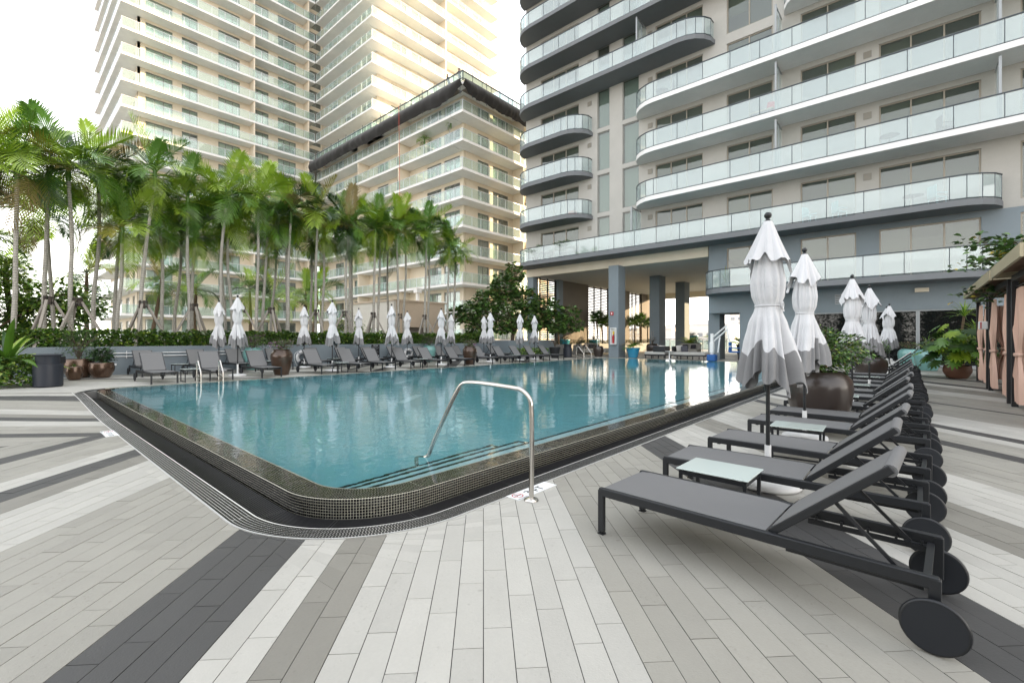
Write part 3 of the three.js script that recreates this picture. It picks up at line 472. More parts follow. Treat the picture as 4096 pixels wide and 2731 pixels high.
// ---------------------------------------------------------------- leaves
function leafGeometry(l, w, bend = 0.12, fold = 0.18) { // base at the origin, tip towards +z
  const p = [[0, 0, 0], [-w * 0.42, fold * w, l * 0.3], [0, 0, l * 0.32], [w * 0.42, fold * w, l * 0.3], [-w * 0.5, fold * w - bend * l * 0.3, l * 0.62], [0, -bend * l * 0.35, l * 0.64], [w * 0.5, fold * w - bend * l * 0.3, l * 0.62], [0, -bend * l, l]];
  const g = new THREE.BufferGeometry(); g.setAttribute('position', new THREE.Float32BufferAttribute(p.flat(), 3)); g.setIndex([0, 2, 1, 0, 3, 2, 1, 2, 5, 1, 5, 4, 2, 3, 6, 2, 6, 5, 4, 5, 7, 5, 6, 7]);
  g.setAttribute('uv', new THREE.Float32BufferAttribute(p.map((q) => [q[0] / w + 0.5, q[2] / l]).flat(), 2)); g.computeVertexNormals(); return g;
}
const leafMatrix = (() => { const o = new THREE.Object3D(); return (x, y, z, yaw, pitch, roll, s) => { o.position.set(x, y, z); o.rotation.set(pitch, yaw, roll, 'YXZ'); o.scale.setScalar(s); o.updateMatrix(); return o.matrix; }; })();
// n leaves put where spot() says ({x, y, z} and an outward direction), coloured from a list of tones
function foliage(parent, n, geo, spot, tones, mat = M.leaf, droop = 0.3, size = [0.7, 1.2], name = 'foliage') {
  const im = shade(new THREE.InstancedMesh(geo, mat, n)); im.name = name; im.userData.kind = 'stuff';
  for (let i = 0; i < n; i++) {
    const s = spot(i), yaw = Math.atan2(s.nx, s.nz) + rr(-0.9, 0.9), pitch = rr(-0.9, 0.5) * (1 - droop) + rr(0, 1.0) * droop - (s.ny || 0) * 0.5;
    im.setMatrixAt(i, leafMatrix(s.x, s.y, s.z, yaw, pitch, rr(-0.7, 0.7), rr(...size)));
    const c = tones[Math.floor(rnd() * tones.length)], k = rr(1.0, 1.75); im.setColorAt(i, rgb(c[0] * k, c[1] * k, c[2] * k));
  }
  parent.add(im); return im;
}
const blob = (cx, cy, cz, rx, ry, rz, shell = 0.55) => () => { // in an uneven ball, mostly towards its skin
  for (;;) { const x = rr(-1, 1), y = rr(-1, 1), z = rr(-1, 1), l = Math.hypot(x, y, z); if (l > 1 || l < 0.05 || (l < shell && rnd() < 0.8)) continue; const k = 0.82 + 0.5 * perlin.noise(cx + x * 1.7, cy + y * 1.7, cz + z * 1.7); return { x: cx + x * rx * k, y: cy + y * ry * k, z: cz + z * rz * k, nx: x / l, ny: y / l, nz: z / l }; }
};
const GREEN = [[0.045, 0.1, 0.02], [0.06, 0.13, 0.025], [0.035, 0.075, 0.018], [0.085, 0.16, 0.03]], DEEP = [[0.02, 0.055, 0.014], [0.03, 0.075, 0.018], [0.045, 0.1, 0.022], [0.02, 0.045, 0.012]], LIME = [[0.1, 0.19, 0.025], [0.14, 0.24, 0.035], [0.07, 0.15, 0.02], [0.2, 0.26, 0.04]], DRY = [[0.16, 0.12, 0.06], [0.12, 0.08, 0.045], [0.1, 0.09, 0.04]];
const smallLeaf = leafGeometry(0.05, 0.03), roundLeaf = leafGeometry(0.085, 0.055, 0.1), bigLeaf = leafGeometry(0.16, 0.09, 0.2), discLeaf = leafGeometry(0.2, 0.2, 0.15, 0.1), bract = leafGeometry(0.035, 0.03, 0.05);
// ---------------------------------------------------------------- planter wall, hedge and ground planting on the far side
{
  const t = thing('planter_wall', 'long low blue-grey planter wall behind the far loungers', 'wall', 0, 0, 0);
  part(t, 'wall_body', metres(join([rbx(27.5, 1.25, 0.25, 0.012, 10.85, 0.625, -23.45), bx(0.25, 1.245, 9, -2.76, 0.625, -28)])), M.blueGrey);
  const soil = part(t, 'soil', bx(30, 1.0, 7, 10.5, 0.62, -27.1), M.soil);
  for (const [y, z] of [[0.99, -23.29], [0.86, -23.29]]) part(t, 'conduit', join([new THREE.CylinderGeometry(0.018, 0.018, 5.2, 10).rotateZ(Math.PI / 2).translate(5.6, y, z), bx(0.02, 0.16, 0.04, 3.4, y, z)]), M.white);
  for (const a of [2.95, 5.9, 9.1, 12.5, 16.9]) part(t, 'wall_lamp', rbx(0.3, 0.08, 0.04, 0.01, a, 0.55, -23.31), M.white);
  const u = thing('planter_wall', 'taller blue-grey planter wall under the round-leaved tree', 'wall', 0, 0, 0);
  part(u, 'wall_body', metres(join([rbx(5.6, 1.43, 0.25, 0.012, 27.4, 0.715, -21.95), bx(0.25, 1.425, 3.5, 24.7, 0.715, -23.7)])), M.blueGrey);
  part(u, 'soil', bx(5.5, 1.2, 3, 27.4, 0.72, -23.6), M.soil);
  const k = thing('planting_bed', 'low bed of green ground cover with a stone kerb beside the last far loungers', 'planting bed', 0, 0, 0);
  part(k, 'kerb', rbx(3.4, 0.16, 0.12, 0.01, 26.0, 0.2, -20.5), std({ color: rgb(0.3, 0.3, 0.29), roughness: 0.9 }));
  foliage(k, 900, bigLeaf, () => ({ x: rr(24.5, 27.7), y: 0.3 + rnd() * 0.55, z: -rr(20.6, 21.7), nx: rr(-1, 1), ny: 0.6, nz: 1 }), LIME);
}
{
  const tones = [...GREEN, ...LIME, [0.1, 0.18, 0.03]];
  for (const [a0, a1, label] of [[-1.5, 7.2, 'glossy green hedge on the planter wall, left stretch'], [7.2, 16, 'glossy green hedge on the planter wall, middle stretch'], [16, 24.4, 'glossy green hedge on the planter wall, right stretch']]) {
    const t = thing('hedge', label, 'hedge', 0, 0, 0, 0, 'hedge on the planter wall'), n = Math.round((a1 - a0) * 900);
    foliage(t, n, roundLeaf, () => { const a = rr(a0, a1), top = 1.84 + 0.16 * perlin.noise(a * 1.3, 3, 1) + 0.12 * perlin.noise(a * 4, 7, 2), y = rr(1.1, top), f = rnd(); return { x: a, y: y + 0.04 * rnd(), z: -23.55 - f * f * 0.75 - 0.12 * perlin.noise(a * 3, y * 3, 5), nx: rr(-0.7, 0.7), ny: 0.4, nz: 1 }; }, tones, M.leaf, 0.15, [1.2, 2.2]);
    const tw = []; for (let a = a0; a < a1; a += 0.13) tw.push(bar(V3(a, 1.1, -23.75), V3(a + rr(-0.1, 0.1), 1.6, -23.7 + rr(-0.1, 0.1)), 0.012));
    part(t, 'stems', join(tw), M.twig);
  }
  const g = thing('shrub', 'leafy green shrub bank beside the black litter bin on the left', 'shrub', 0, 0, 0);
  foliage(g, 4200, leafGeometry(0.13, 0.07, 0.2), () => { const a = rr(-2.2, 1.25), b = rr(19.0, 21.2), front = ss(19.0, 19.5, b + (a > 0.9 ? -0.4 * (a - 0.9) : 0)), top = (0.28 + 0.6 * front) * (1 - 0.35 * ss(0.7, 1.25, a)) + 0.12 * perlin.noise(a * 2, b * 2, 9); return { x: a, y: 0.14 + rnd() ** 0.5 * top, z: -b, nx: rr(-0.4, 0.7), ny: 0.35, nz: 1 }; }, [...LIME, ...GREEN, [0.22, 0.27, 0.06]], M.leaf, 0.5, [0.8, 1.4]);
}
// strap-leaved plants: a rosette of long arching blades
function blade(len, w, rise, arch, n = 7) {
  const pos = [], idx = [], uv = [];
  for (let i = 0; i <= n; i++) { const t = i / n, ww = w * Math.sin(Math.PI * Math.min(1, 0.18 + t * 0.82)) ** 0.7, z = len * t * Math.cos(rise * (1 - t * 0.3)), y = len * (t * Math.sin(rise) - arch * t * t); for (const s of [-1, 0, 1]) { pos.push(s * ww, y + Math.abs(s) * ww * 0.5, z); uv.push(s * 0.5 + 0.5, t); } }
  for (let i = 0; i < n; i++) for (const s of [0, 1]) { const k = i * 3 + s; idx.push(k, k + 3, k + 1, k + 1, k + 3, k + 4); }
  const g = new THREE.BufferGeometry(); g.setAttribute('position', new THREE.Float32BufferAttribute(pos, 3)); g.setAttribute('uv', new THREE.Float32BufferAttribute(uv, 2)); g.setIndex(idx); g.computeVertexNormals(); return g;
}
const leafOf = (r, g, b, tr = 0.25) => phys({ color: rgb(r, g, b), roughness: 0.33, transmission: tr, thickness: 0, side: THREE.DoubleSide });
const LM = { bright: leafOf(0.3, 0.44, 0.035, 0.42), mid: leafOf(0.1, 0.22, 0.025, 0.3), dark: leafOf(0.025, 0.07, 0.012, 0.2), yellow: leafOf(0.3, 0.28, 0.05, 0.35), straw: leafOf(0.26, 0.2, 0.08, 0.2) };
function rosette(t, n, geos, mats, y, up, down, name = 'blade_leaf', s = [0.8, 1.15]) { for (let i = 0; i < n; i++) { const o = part(t, name, geos[i % geos.length], mats[Math.floor(rnd() * mats.length)], 0, y, 0); o.rotation.set(-lerp(up, down, i / n) + rr(-0.1, 0.1), i * 2.4 + rr(-0.2, 0.2), 0, 'YXZ'); o.scale.setScalar(rr(...s)); } }
{
  const t = thing('crinum_plant', 'large strap-leaved plant with long pale green blades at the left edge', 'plant', 0.2, 0.55, 20.0), g = [blade(1.7, 0.085, 0.5, 0.35), blade(1.5, 0.08, 0.7, 0.45), blade(1.25, 0.075, 0.3, 0.3)];
  rosette(t, 26, g, [LM.mid, LM.bright, LM.mid, LM.dark, LM.yellow], 0.2, 0.75, -0.25);
  part(t, 'stem', cyl(0.12, 0.1, 0.4, 0, -0.2, 0), M.barkBrown);
}
// ---------------------------------------------------------------- palms
function frond(len, n, drop, leaf, vee) { // one feather leaf: a tapering rib with two rows of leaflets
  const pos = [], idx = [], uv = []; let k = 0;
  const rib = (t) => V3(0, len * (t * 0.62 - drop * t * t), len * (t * 0.86 - 0.16 * t * t));
  const tri = (p) => { for (const v of p) { pos.push(v.x, v.y, v.z); uv.push(0.5, 0.5); } for (let i = 1; i + 1 < p.length; i++) idx.push(k, k + i, k + i + 1); k += p.length; };
  for (let i = 0; i < 8; i++) { const A = rib(i / 8), B = rib((i + 1) / 8), w0 = 0.018 * (1 - i / 9), w1 = 0.018 * (1 - (i + 1) / 9); tri([V3(A.x - w0, A.y, A.z), V3(A.x + w0, A.y, A.z), V3(B.x + w1, B.y, B.z), V3(B.x - w1, B.y, B.z)]); tri([V3(A.x, A.y + w0, A.z), V3(A.x, A.y - w0, A.z), V3(B.x, B.y - w1, B.z), V3(B.x, B.y + w1, B.z)]); }
  for (let i = 0; i < n; i++) for (const s of [-1, 1]) {
    const t = 0.12 + 0.88 * (i + 0.5 * (s > 0)) / n, o = rib(t), T = rib(Math.min(1, t + 0.02)).sub(rib(t - 0.02)).normalize(), up = V3(0, 1, 0).addScaledVector(T, -T.y).normalize();
    const l = leaf * len * Math.sin(Math.PI * (0.16 + 0.78 * t)) ** 0.8 * rr(0.88, 1.08), w = 0.0165 * len / 1.9 * rr(0.85, 1.25), out = V3(s, 0, 0).multiplyScalar(Math.cos(vee)).addScaledVector(up, Math.sin(vee) + rr(-0.12, 0.12)).addScaledVector(T, 0.55 + 0.6 * t).normalize();
    const m1 = o.clone().addScaledVector(out, l * 0.5), tip = o.clone().addScaledVector(out, l); m1.y -= 0.05 * l; tip.y -= l * rr(0.12, 0.4);
    const side = V3().crossVectors(out, up).normalize().multiplyScalar(w);
    tri([o.clone().addScaledVector(side, -0.5), o.clone().addScaledVector(side, 0.5), m1.clone().add(side), m1.clone().sub(side)]); tri([m1.clone().sub(side), m1.clone().add(side), tip]);
  }
  const g = new THREE.BufferGeometry(); g.setAttribute('position', new THREE.Float32BufferAttribute(pos, 3)); g.setAttribute('uv', new THREE.Float32BufferAttribute(uv, 2)); g.setIndex(idx); g.computeVertexNormals(); return g;
}
const fronds = { up: [frond(2.0, 31, 0.14, 0.33, 0.7), frond(1.9, 29, 0.24, 0.35, 0.65)], out: [frond(2.1, 30, 0.46, 0.37, 0.5), frond(2.0, 28, 0.6, 0.37, 0.4), frond(1.9, 27, 0.74, 0.36, 0.35)], hang: [frond(1.8, 26, 1.0, 0.34, 0.1), frond(1.7, 25, 1.2, 0.32, 0.0)] };
function trunkGeometry(pts, r0, r1, seg = 26, n = 12) {
  const c = new THREE.CatmullRomCurve3(pts), g = new THREE.TubeGeometry(c, seg, 1, n), p = g.attributes.position, len = c.getLength();
  for (let i = 0; i <= seg; i++) { const o = c.getPointAt(i / seg), t = i / seg, r = lerp(r0, r1, t ** 0.6) * (1 + 0.35 * Math.exp(-t * 14)) * (1 + 0.03 * Math.sin(i * 2.1)); for (let j = 0; j <= n; j++) { const k = i * (n + 1) + j; p.setXYZ(k, o.x + (p.getX(k) - o.x) * r, o.y + (p.getY(k) - o.y) * r, o.z + (p.getZ(k) - o.z) * r); g.attributes.uv.setXY(k, j / n, t * len / 1.35); } }
  g.computeVertexNormals(); return g;
}
function palm(label, group, a, b, y0, crownY, leanA, leanB, size, o = {}) {
  const t = thing(o.name || 'palm_tree', label, 'palm tree', a, y0, b, 0, group), h = crownY - y0, top = V3(leanA, h, -leanB);
  part(t, 'trunk', trunkGeometry([V3(0, -0.1, 0), V3(leanA * 0.15 + rr(-0.08, 0.08), h * 0.3, -leanB * 0.15), V3(leanA * 0.55 + rr(-0.08, 0.08), h * 0.65, -leanB * 0.5), top], 0.09 * (o.thick || 1), 0.06 * (o.thick || 1)), o.bark || M.bark);
  part(t, 'crownshaft', lathe([[0.07, -0.15], [0.085, 0.05], [0.075, 0.45], [0.05, 0.75], [0.02, 0.9]], 12), o.shaft || LM.mid, top.x, top.y, top.z);
  const n = o.n || 17, turn = rnd() * 6;
  for (let i = 0; i < n; i++) {
    const q = i / n, set = q < 0.24 ? fronds.up : q < 0.78 ? fronds.out : fronds.hang, pick = rnd(), m = pick < 0.42 ? LM.bright : pick < 0.8 ? LM.mid : pick < 0.92 ? LM.dark : pick < 0.97 ? LM.yellow : LM.straw; // leaf tones are mixed through the whole crown
    const f = part(t, 'frond', set[Math.floor(rnd() * set.length)], m, top.x, top.y + 0.55 - 0.25 * q, top.z);
    f.rotation.set(q < 0.24 ? -rr(0.1, 0.55) : q < 0.74 ? rr(-0.15, 0.5) : rr(0.3, 0.9), turn + i * 2.4, rr(-0.4, 0.4), 'YXZ'); f.scale.setScalar(size * rr(0.85, 1.15));
  }
  return t;
}
function braces(label, a, b, y0, at) { // timber props strapped round a young palm
  const t = thing('palm_brace', label, 'palm brace', a, y0, b, rnd() * 2, 'timber props holding the palms');
  for (let k = 0; k < 3; k++) { const th = k * 2.094; part(t, 'prop', bar(V3(Math.cos(th) * 1.05, 0, Math.sin(th) * 1.05), V3(Math.cos(th) * 0.13, at, Math.sin(th) * 0.13), 0.085, 0.085), M.timber); }
  for (let k = 0; k < 5; k++) { const th = k * 1.257; part(t, 'batten', bx(0.07, 0.34, 0.035, 0, 0, 0.13).rotateY(th).translate(0, at, 0), std({ color: rgb(0.07, 0.055, 0.045), roughness: 0.9 })); }
  part(t, 'strap', join([-0.1, 0.1].map((d) => new THREE.TorusGeometry(0.16, 0.012, 6, 24).rotateX(Math.PI / 2).translate(0, at + d, 0))), M.black);
}
{
  // [x at the foot, b, height of the crown, lean in x, lean in b, size, n]
  const row = [[-1.3, 24.6, 7.6, 0.2, 0, 1.15], [-0.35, 26.2, 8.2, -0.1, 0.1, 1.2], [0.35, 24.4, 7.7, 0.15, 0, 1.2], [1.25, 25.6, 8.0, 0.1, 0.1, 1.15], [1.95, 24.6, 8.3, -0.1, 0, 1.2], [2.75, 26.0, 8.4, 0.15, 0.1, 1.15], [3.3, 25.0, 6.2, 0.2, 0, 1.1], [4.0, 24.5, 8.75, 0.55, 0.2, 1.1], [5.05, 26.0, 7.3, -0.1, 0, 1.15], [5.75, 24.8, 8.0, 0.05, 0.1, 1.1], [6.25, 26.2, 6.6, 0.1, -0.1, 1.05], [6.9, 24.6, 8.4, 0.35, 0, 1.1], [7.9, 26.0, 7.7, -0.1, 0.2, 1.15], [8.6, 24.7, 8.6, 0.1, 0, 1.1], [9.3, 25.9, 7.6, 0.3, 0, 1.05], [10.1, 24.6, 8.3, 0.2, 0.1, 1.1], [10.75, 26.3, 8.5, 0.05, 0, 1.1], [11.7, 24.8, 8.5, 0.1, 0, 1.15], [12.6, 26.0, 7.8, 0.2, 0.1, 1.05], [13.3, 24.6, 8.2, 0.25, 0, 1.1], [14.3, 25.8, 8.5, -0.1, 0.1, 1.1], [15.2, 24.7, 8.4, 0.15, 0, 1.1], [16.2, 25.8, 8.6, 0.2, 0, 1.05], [17.1, 24.7, 8.6, -0.15, 0.1, 1.1], [18.1, 25.6, 8.7, 0.1, 0, 1.05], [19.0, 24.6, 8.9, 0.2, 0, 1.1], [20.1, 25.6, 8.7, 0.15, 0.1, 1.05], [21.2, 24.8, 8.3, 0.2, 0, 1.0], [22.2, 25.4, 7.8, 0.3, 0, 0.95]];
  row.forEach(([a, b, h, la, lb, s], i) => palm(`slender palm tree, ${ORD[i]} from the left in the row behind the hedge`, 'slender palms behind the hedge', a, b, 1.05, h - 0.5, la, lb, s * 1.16));
  [[-0.9, 27.6, 7.2], [1.7, 28.2, 6.9], [3.6, 27.8, 7.4], [6.0, 28.0, 7.0], [8.3, 28.2, 7.3], [10.6, 28.0, 7.4], [13.0, 28.2, 7.6], [15.6, 28.0, 7.9], [18.4, 28.0, 8.1]].forEach(([a, b, h], i) => palm(`shorter slender palm, ${ORD[i]} from the left in the rear palm row`, 'shorter palms in the rear row', a, b, 1.05, h - 0.5, rr(-0.3, 0.3), 0, 1.2));
  [[1.3, 24.4], [2.1, 24.6], [4.1, 24.4], [6.0, 24.7], [8.0, 24.8], [9.3, 24.6], [11.6, 24.5], [13.3, 24.6], [15.2, 24.7], [17.1, 24.7], [19.0, 24.6], [20.6, 24.9]].forEach(([a, b], i) => braces(`grey timber tripod strapped to a palm trunk, ${ORD[i]} from the left`, a, b, 1.1, 1.9));
  // coconut palms and trees in the garden beyond
  [[-6, 33, 5.2], [-2.5, 38, 6.0], [0.6, 33, 4.6], [3.8, 40, 5.2], [7.0, 39, 5.0], [10, 41, 4.8], [13.6, 40, 5.0], [16.5, 37, 4.6], [13, 33, 4.0], [19.0, 41, 5.2], [-4.5, 29, 4.2], [-0.5, 30, 5.4]].forEach(([a, b, h], i) => palm(`coconut palm in the garden behind the palm row, ${ORD[i]} planted`, 'coconut palms in the garden', a, b, 0.1, h, rr(-0.6, 0.6), 0, 1.45, { name: 'coconut_palm', thick: 1.7, bark: M.barkBrown, n: 12, shaft: M.barkBrown }));
}
function broadTree(name, label, a, b, y0, trunk, crowns, geo, n, tones, size, limbs = M.twig) {
  const t = thing(name, label, 'tree', a, y0, b), wood = [];
  wood.push(trunkGeometry([V3(0, -0.1, 0), V3(0.1, trunk * 0.5, 0.05), V3(-0.05, trunk, 0)], 0.16, 0.1, 10, 8));
  for (const c of crowns) { const from = V3(0, trunk * rr(0.45, 1), 0), to = V3(c[0], c[1], c[2]); wood.push(trunkGeometry([from, from.clone().lerp(to, 0.5).add(V3(rr(-0.2, 0.2), rr(-0.1, 0.3), rr(-0.2, 0.2))), to], 0.07, 0.02, 8, 6)); for (let k = 0; k < 5; k++) wood.push(trunkGeometry([to, to.clone().add(V3(rr(-0.4, 0.4) * c[3], rr(0, 0.4) * c[4], rr(-0.4, 0.4) * c[5])), to.clone().add(V3(rr(-1, 1) * c[3], rr(-0.4, 0.9) * c[4], rr(-1, 1) * c[5]))], 0.02, 0.008, 5, 5)); }
  part(t, 'trunk', join(wood), limbs);
  const spots = crowns.map((c) => blob(...c)), vol = crowns.map((c) => c[3] * c[4] * c[5]), all = vol.reduce((x, y) => x + y);
  foliage(t, n, geo, () => { let r = rnd() * all, i = 0; while ((r -= vol[i]) > 0 && i < vol.length - 1) i++; return spots[i](); }, tones, M.leaf, 0.3, size, 'crown');
  return t;
}
broadTree('sea_grape_tree', 'broad round-leaved tree in front of the slatted screen', 26.3, 23.2, 1.2, 2.0, [[-4.3, 2.2, 0.9, 0.8], [-3.2, 2.4, 1.2, 1.0], [-2.4, 1.2, 1.2, 0.9], [-1.7, 3.2, 1.3, 1.1], [-0.6, 4.3, 1.2, 1.1], [0.2, 5.3, 0.9, 0.9], [-0.4, 1.7, 1.4, 1.1], [0.9, 3.4, 1.3, 1.1], [1.6, 1.8, 1.4, 1.0], [2.7, 2.7, 1.2, 0.9], [3.4, 1.5, 1.2, 0.8], [4.4, 2.3, 0.9, 0.7], [5.0, 1.3, 0.7, 0.5]].map(([d, y, r, h]) => [0.661 * d, y, 0.75 * d, r, h, r]), discLeaf, 7000, [...GREEN, [0.1, 0.15, 0.035], [0.05, 0.1, 0.03], ...GREEN, [0.12, 0.1, 0.04]], [0.85, 1.6]);
broadTree('garden_tree', 'spreading bare-limbed tree beyond the hedge on the left', -0.6, 31, 0.1, 2.0, [[-2.2, 3.6, 0, 1.8, 1.0, 1.4], [0.2, 4.3, 0.4, 1.7, 0.9, 1.4], [2.4, 3.4, 0, 1.7, 0.9, 1.3]], bigLeaf, 3400, LIME, [1.0, 1.7], M.barkBrown);
broadTree('garden_tree', 'dense light green tree at the left edge beyond the hedge', -3.6, 32, 0.1, 1.8, [[0, 3.6, 0, 2.2, 1.6, 2], [-2.2, 4.4, 0.4, 1.9, 1.4, 1.7], [2, 3.0, 0.2, 1.5, 1.3, 1.3]], bigLeaf, 5200, [...LIME, ...GREEN], [1.2, 2.0], M.barkBrown);
broadTree('garden_tree', 'rounded green tree low behind the third palm from the left', 1.6, 32.5, 0.1, 1.4, [[0, 2.4, 0, 1.8, 1.3, 1.6], [1.4, 3.2, 0.2, 1.3, 1.1, 1.2], [-1.5, 2.8, 0.2, 1.4, 1.1, 1.2]], bigLeaf, 3400, [...LIME, ...GREEN], [1.1, 1.9], M.barkBrown);
broadTree('garden_tree', 'rounded dark tree at the far left behind the strap-leaved plant', -2.6, 28.5, 0.4, 1.4, [[0, 2.2, 0, 1.6, 1.3, 1.4], [-1.2, 3.4, 0.2, 1.3, 1.1, 1.2]], bigLeaf, 3000, GREEN, [1.1, 1.9], M.barkBrown);
broadTree('garden_bush', 'yellow-green bush beside the cream pavilion', 16.4, 30, 0.1, 1.2, [[0, 2.2, 0, 1.2, 1.2, 1.2], [1.1, 1.6, 0.2, 0.9, 0.9, 0.9]], bigLeaf, 1100, LIME, [0.8, 1.2]);
// ---------------------------------------------------------------- pots and what grows in them
const POT = {
  urn: (r, h) => lathe([[0.001, 0.02], [r * 0.62, 0], [r * 0.64, 0.03], [r * 0.86, h * 0.36], [r, h * 0.68], [r * 0.97, h * 0.82], [r * 0.78, h * 0.93], [r * 0.7, h * 0.955], [r * 0.78, h * 0.985], [r * 0.78, h], [r * 0.7, h], [r * 0.66, h * 0.93], [0.001, h * 0.92]]),
  jar: (r, h) => lathe([[0.001, 0.02], [r * 0.66, 0], [r * 0.68, 0.02], [r * 0.93, h * 0.4], [r, h * 0.7], [r * 0.95, h * 0.86], [r * 0.78, h * 0.97], [r * 0.72, h], [r * 0.66, h * 0.99], [r * 0.66, h * 0.93], [0.001, h * 0.92]]),
  bowl: (r, h) => lathe([[0.001, 0.02], [r * 0.6, 0], [r * 0.74, h * 0.12], [r * 0.98, h * 0.5], [r, h * 0.7], [r * 0.94, h * 0.92], [r * 0.95, h], [r * 0.86, h], [r * 0.84, h * 0.9], [0.001, h * 0.88]]),
  cone: (r, h) => lathe([[0.001, 0.02], [r * 0.62, 0], [r * 0.64, 0.02], [r * 0.98, h * 0.9], [r * 1.04, h * 0.93], [r * 1.04, h], [r * 0.94, h], [r * 0.92, h * 0.92], [0.001, h * 0.9]]),
};
function potted(name, label, a, b, kind, r, h, mat, grow, turn = 0, y) {
  const t = thing(name, label, 'potted plant', a, y ?? deckY(a, b), b, turn); part(t, 'pot', POT[kind](r, h), mat); part(t, 'soil', new THREE.CylinderGeometry(r * 0.66, r * 0.66, 0.02, 24).translate(0, h * 0.94, 0), M.soil); grow(t, h); return t;
}
const bushy = (rx, ry, n, tones, dy = 0.5, geo = smallLeaf, flowers = 0) => (t, h) => {
  const tw = []; for (let k = 0; k < 26; k++) { const th = rnd() * 6.3, q = rr(0.3, 1); tw.push(tube([V3(0, h * 0.9, 0), V3(Math.cos(th) * rx * 0.4 * q, h + ry * 0.7, Math.sin(th) * rx * 0.4 * q), V3(Math.cos(th) * rx * q, h + ry * rr(0.5, 1.6), Math.sin(th) * rx * q)], 0.006, 6, 4)); }
  part(t, 'branches', join(tw), M.twig); foliage(t, n, geo, blob(0, h + ry * dy, 0, rx, ry, rx, 0.4), tones, M.leaf, 0.4, [0.7, 1.3]);
  if (flowers) foliage(t, flowers, bract, blob(0, h + ry * 0.7, 0, rx * 1.05, ry, rx * 1.05, 0.8), [[0.28, 0.05, 0.3], [0.36, 0.08, 0.36]], M.leaf, 0.2, [0.8, 1.5], 'flowers');
};
const spiky = (n, len, mats, w = 0.02) => (t, h) => rosette(t, n, [blade(len, w, 0.6, 0.25, 5), blade(len * 0.85, w, 0.9, 0.4, 5)], mats, h * 0.9, 1.0, -0.3);
potted('planter_pot', 'big dark glazed pot with a green bush between the near loungers', 9.62, 1.24, 'jar', 0.5, 0.98, M.darkGlaze, bushy(0.8, 0.46, 3800, [...DEEP, ...GREEN, ...GREEN, ...LIME, [0.14, 0.1, 0.04]], 0.78, leafGeometry(0.062, 0.036)));
potted('planter_pot', 'second dark glazed pot with a green bush, farther along the cabana-side loungers', 21.2, 1.15, 'jar', 0.5, 0.85, M.darkGlaze, bushy(0.66, 0.45, 1800, [...DEEP, ...GREEN], 0.7, leafGeometry(0.062, 0.036)));
potted('planter_pot', 'turquoise glazed pot with dry brownish shrub near the glass doors', 29.6, 0.1, 'jar', 0.48, 0.9, M.turquoise, bushy(0.55, 0.22, 500, [...DRY, ...DEEP], 0.8));
potted('planter_pot', 'turquoise glazed pot with spiky palm near the monstera', 27.4, -0.5, 'jar', 0.48, 0.92, M.turquoise, (t, h) => { spiky(34, 0.8, [LM.bright, LM.mid, LM.straw, LM.mid])(t, h); });
potted('planter_pot', 'tall bronze urn with purple flowers, left one at the far water edge', 7.33, 18.4, 'urn', 0.4, 1.0, M.bronze, bushy(0.5, 0.26, 800, [...DRY, ...GREEN], 0.7, smallLeaf, 60));
potted('planter_pot', 'tall bronze urn with purple flowers, right one at the far water edge', 17.2, 18.25, 'urn', 0.4, 1.0, M.bronze, bushy(0.45, 0.24, 700, [...DRY, ...GREEN], 0.7, smallLeaf, 40));
potted('planter_pot', 'turquoise urn with purple bougainvillea, left one by the planter wall', 7.7, 22.45, 'urn', 0.42, 1.0, M.turquoise, bushy(0.75, 0.42, 1100, GREEN, 0.6, smallLeaf, 110));
potted('planter_pot', 'turquoise urn with purple bougainvillea, right one by the planter wall', 17.75, 22.5, 'urn', 0.42, 1.0, M.turquoise, bushy(0.7, 0.4, 900, DEEP, 0.6, smallLeaf, 60));
potted('planter_pot', 'round copper pot with a small dark bush by the planter wall', 2.5, 21.9, 'bowl', 0.37, 0.55, M.copper, bushy(0.42, 0.34, 700, DEEP, 0.75, roundLeaf));
potted('planter_pot', 'wide copper pot with a tall wispy shrub behind the litter bin', 1.95, 22.45, 'bowl', 0.46, 0.68, M.copper, bushy(0.7, 0.75, 1200, [...DEEP, ...GREEN], 0.75, smallLeaf));
potted('planter_pot', 'small copper pot with a tuft of grass beside the litter bin', 1.75, 21.35, 'bowl', 0.24, 0.46, M.copper, spiky(24, 0.2, [LM.mid, LM.dark], 0.008));
potted('planter_pot', 'black cone pot with a dry twiggy shrub beside the last far lounger', 26.9, 19.55, 'cone', 0.42, 0.8, M.black, bushy(0.5, 0.6, 300, DRY, 0.9));
potted('planter_pot', 'dark glazed jar with a white trellis beside the front column', 30.9, 18.3, 'jar', 0.42, 0.85, M.darkGlaze, (t, h) => { part(t, 'trellis', join([bx(0.03, 1.0, 0.03, -0.15, h + 0.45, 0), bx(0.03, 1.0, 0.03, 0.15, h + 0.45, 0), ...[0.25, 0.5, 0.75, 0.93].map((y) => bx(0.3, 0.02, 0.02, 0, h + y, 0))]), M.white); foliage(t, 120, smallLeaf, blob(0, h + 0.3, 0, 0.3, 0.35, 0.3), GREEN); });
potted('planter_pot', 'bright blue cone pot with a small feathery palm right of the front column', 31.0, 15.45, 'cone', 0.5, 0.75, phys({ color: rgb(0.03, 0.25, 0.42), roughness: 0.25, clearcoat: 0.8 }), (t, h) => { for (let i = 0; i < 14; i++) { const f = part(t, 'frond', fronds.out[i % 3], i % 3 ? LM.mid : LM.straw, 0, h, 0); f.rotation.set(rr(-0.5, 0.2), i * 2.4, 0, 'YXZ'); f.scale.setScalar(0.55); } });
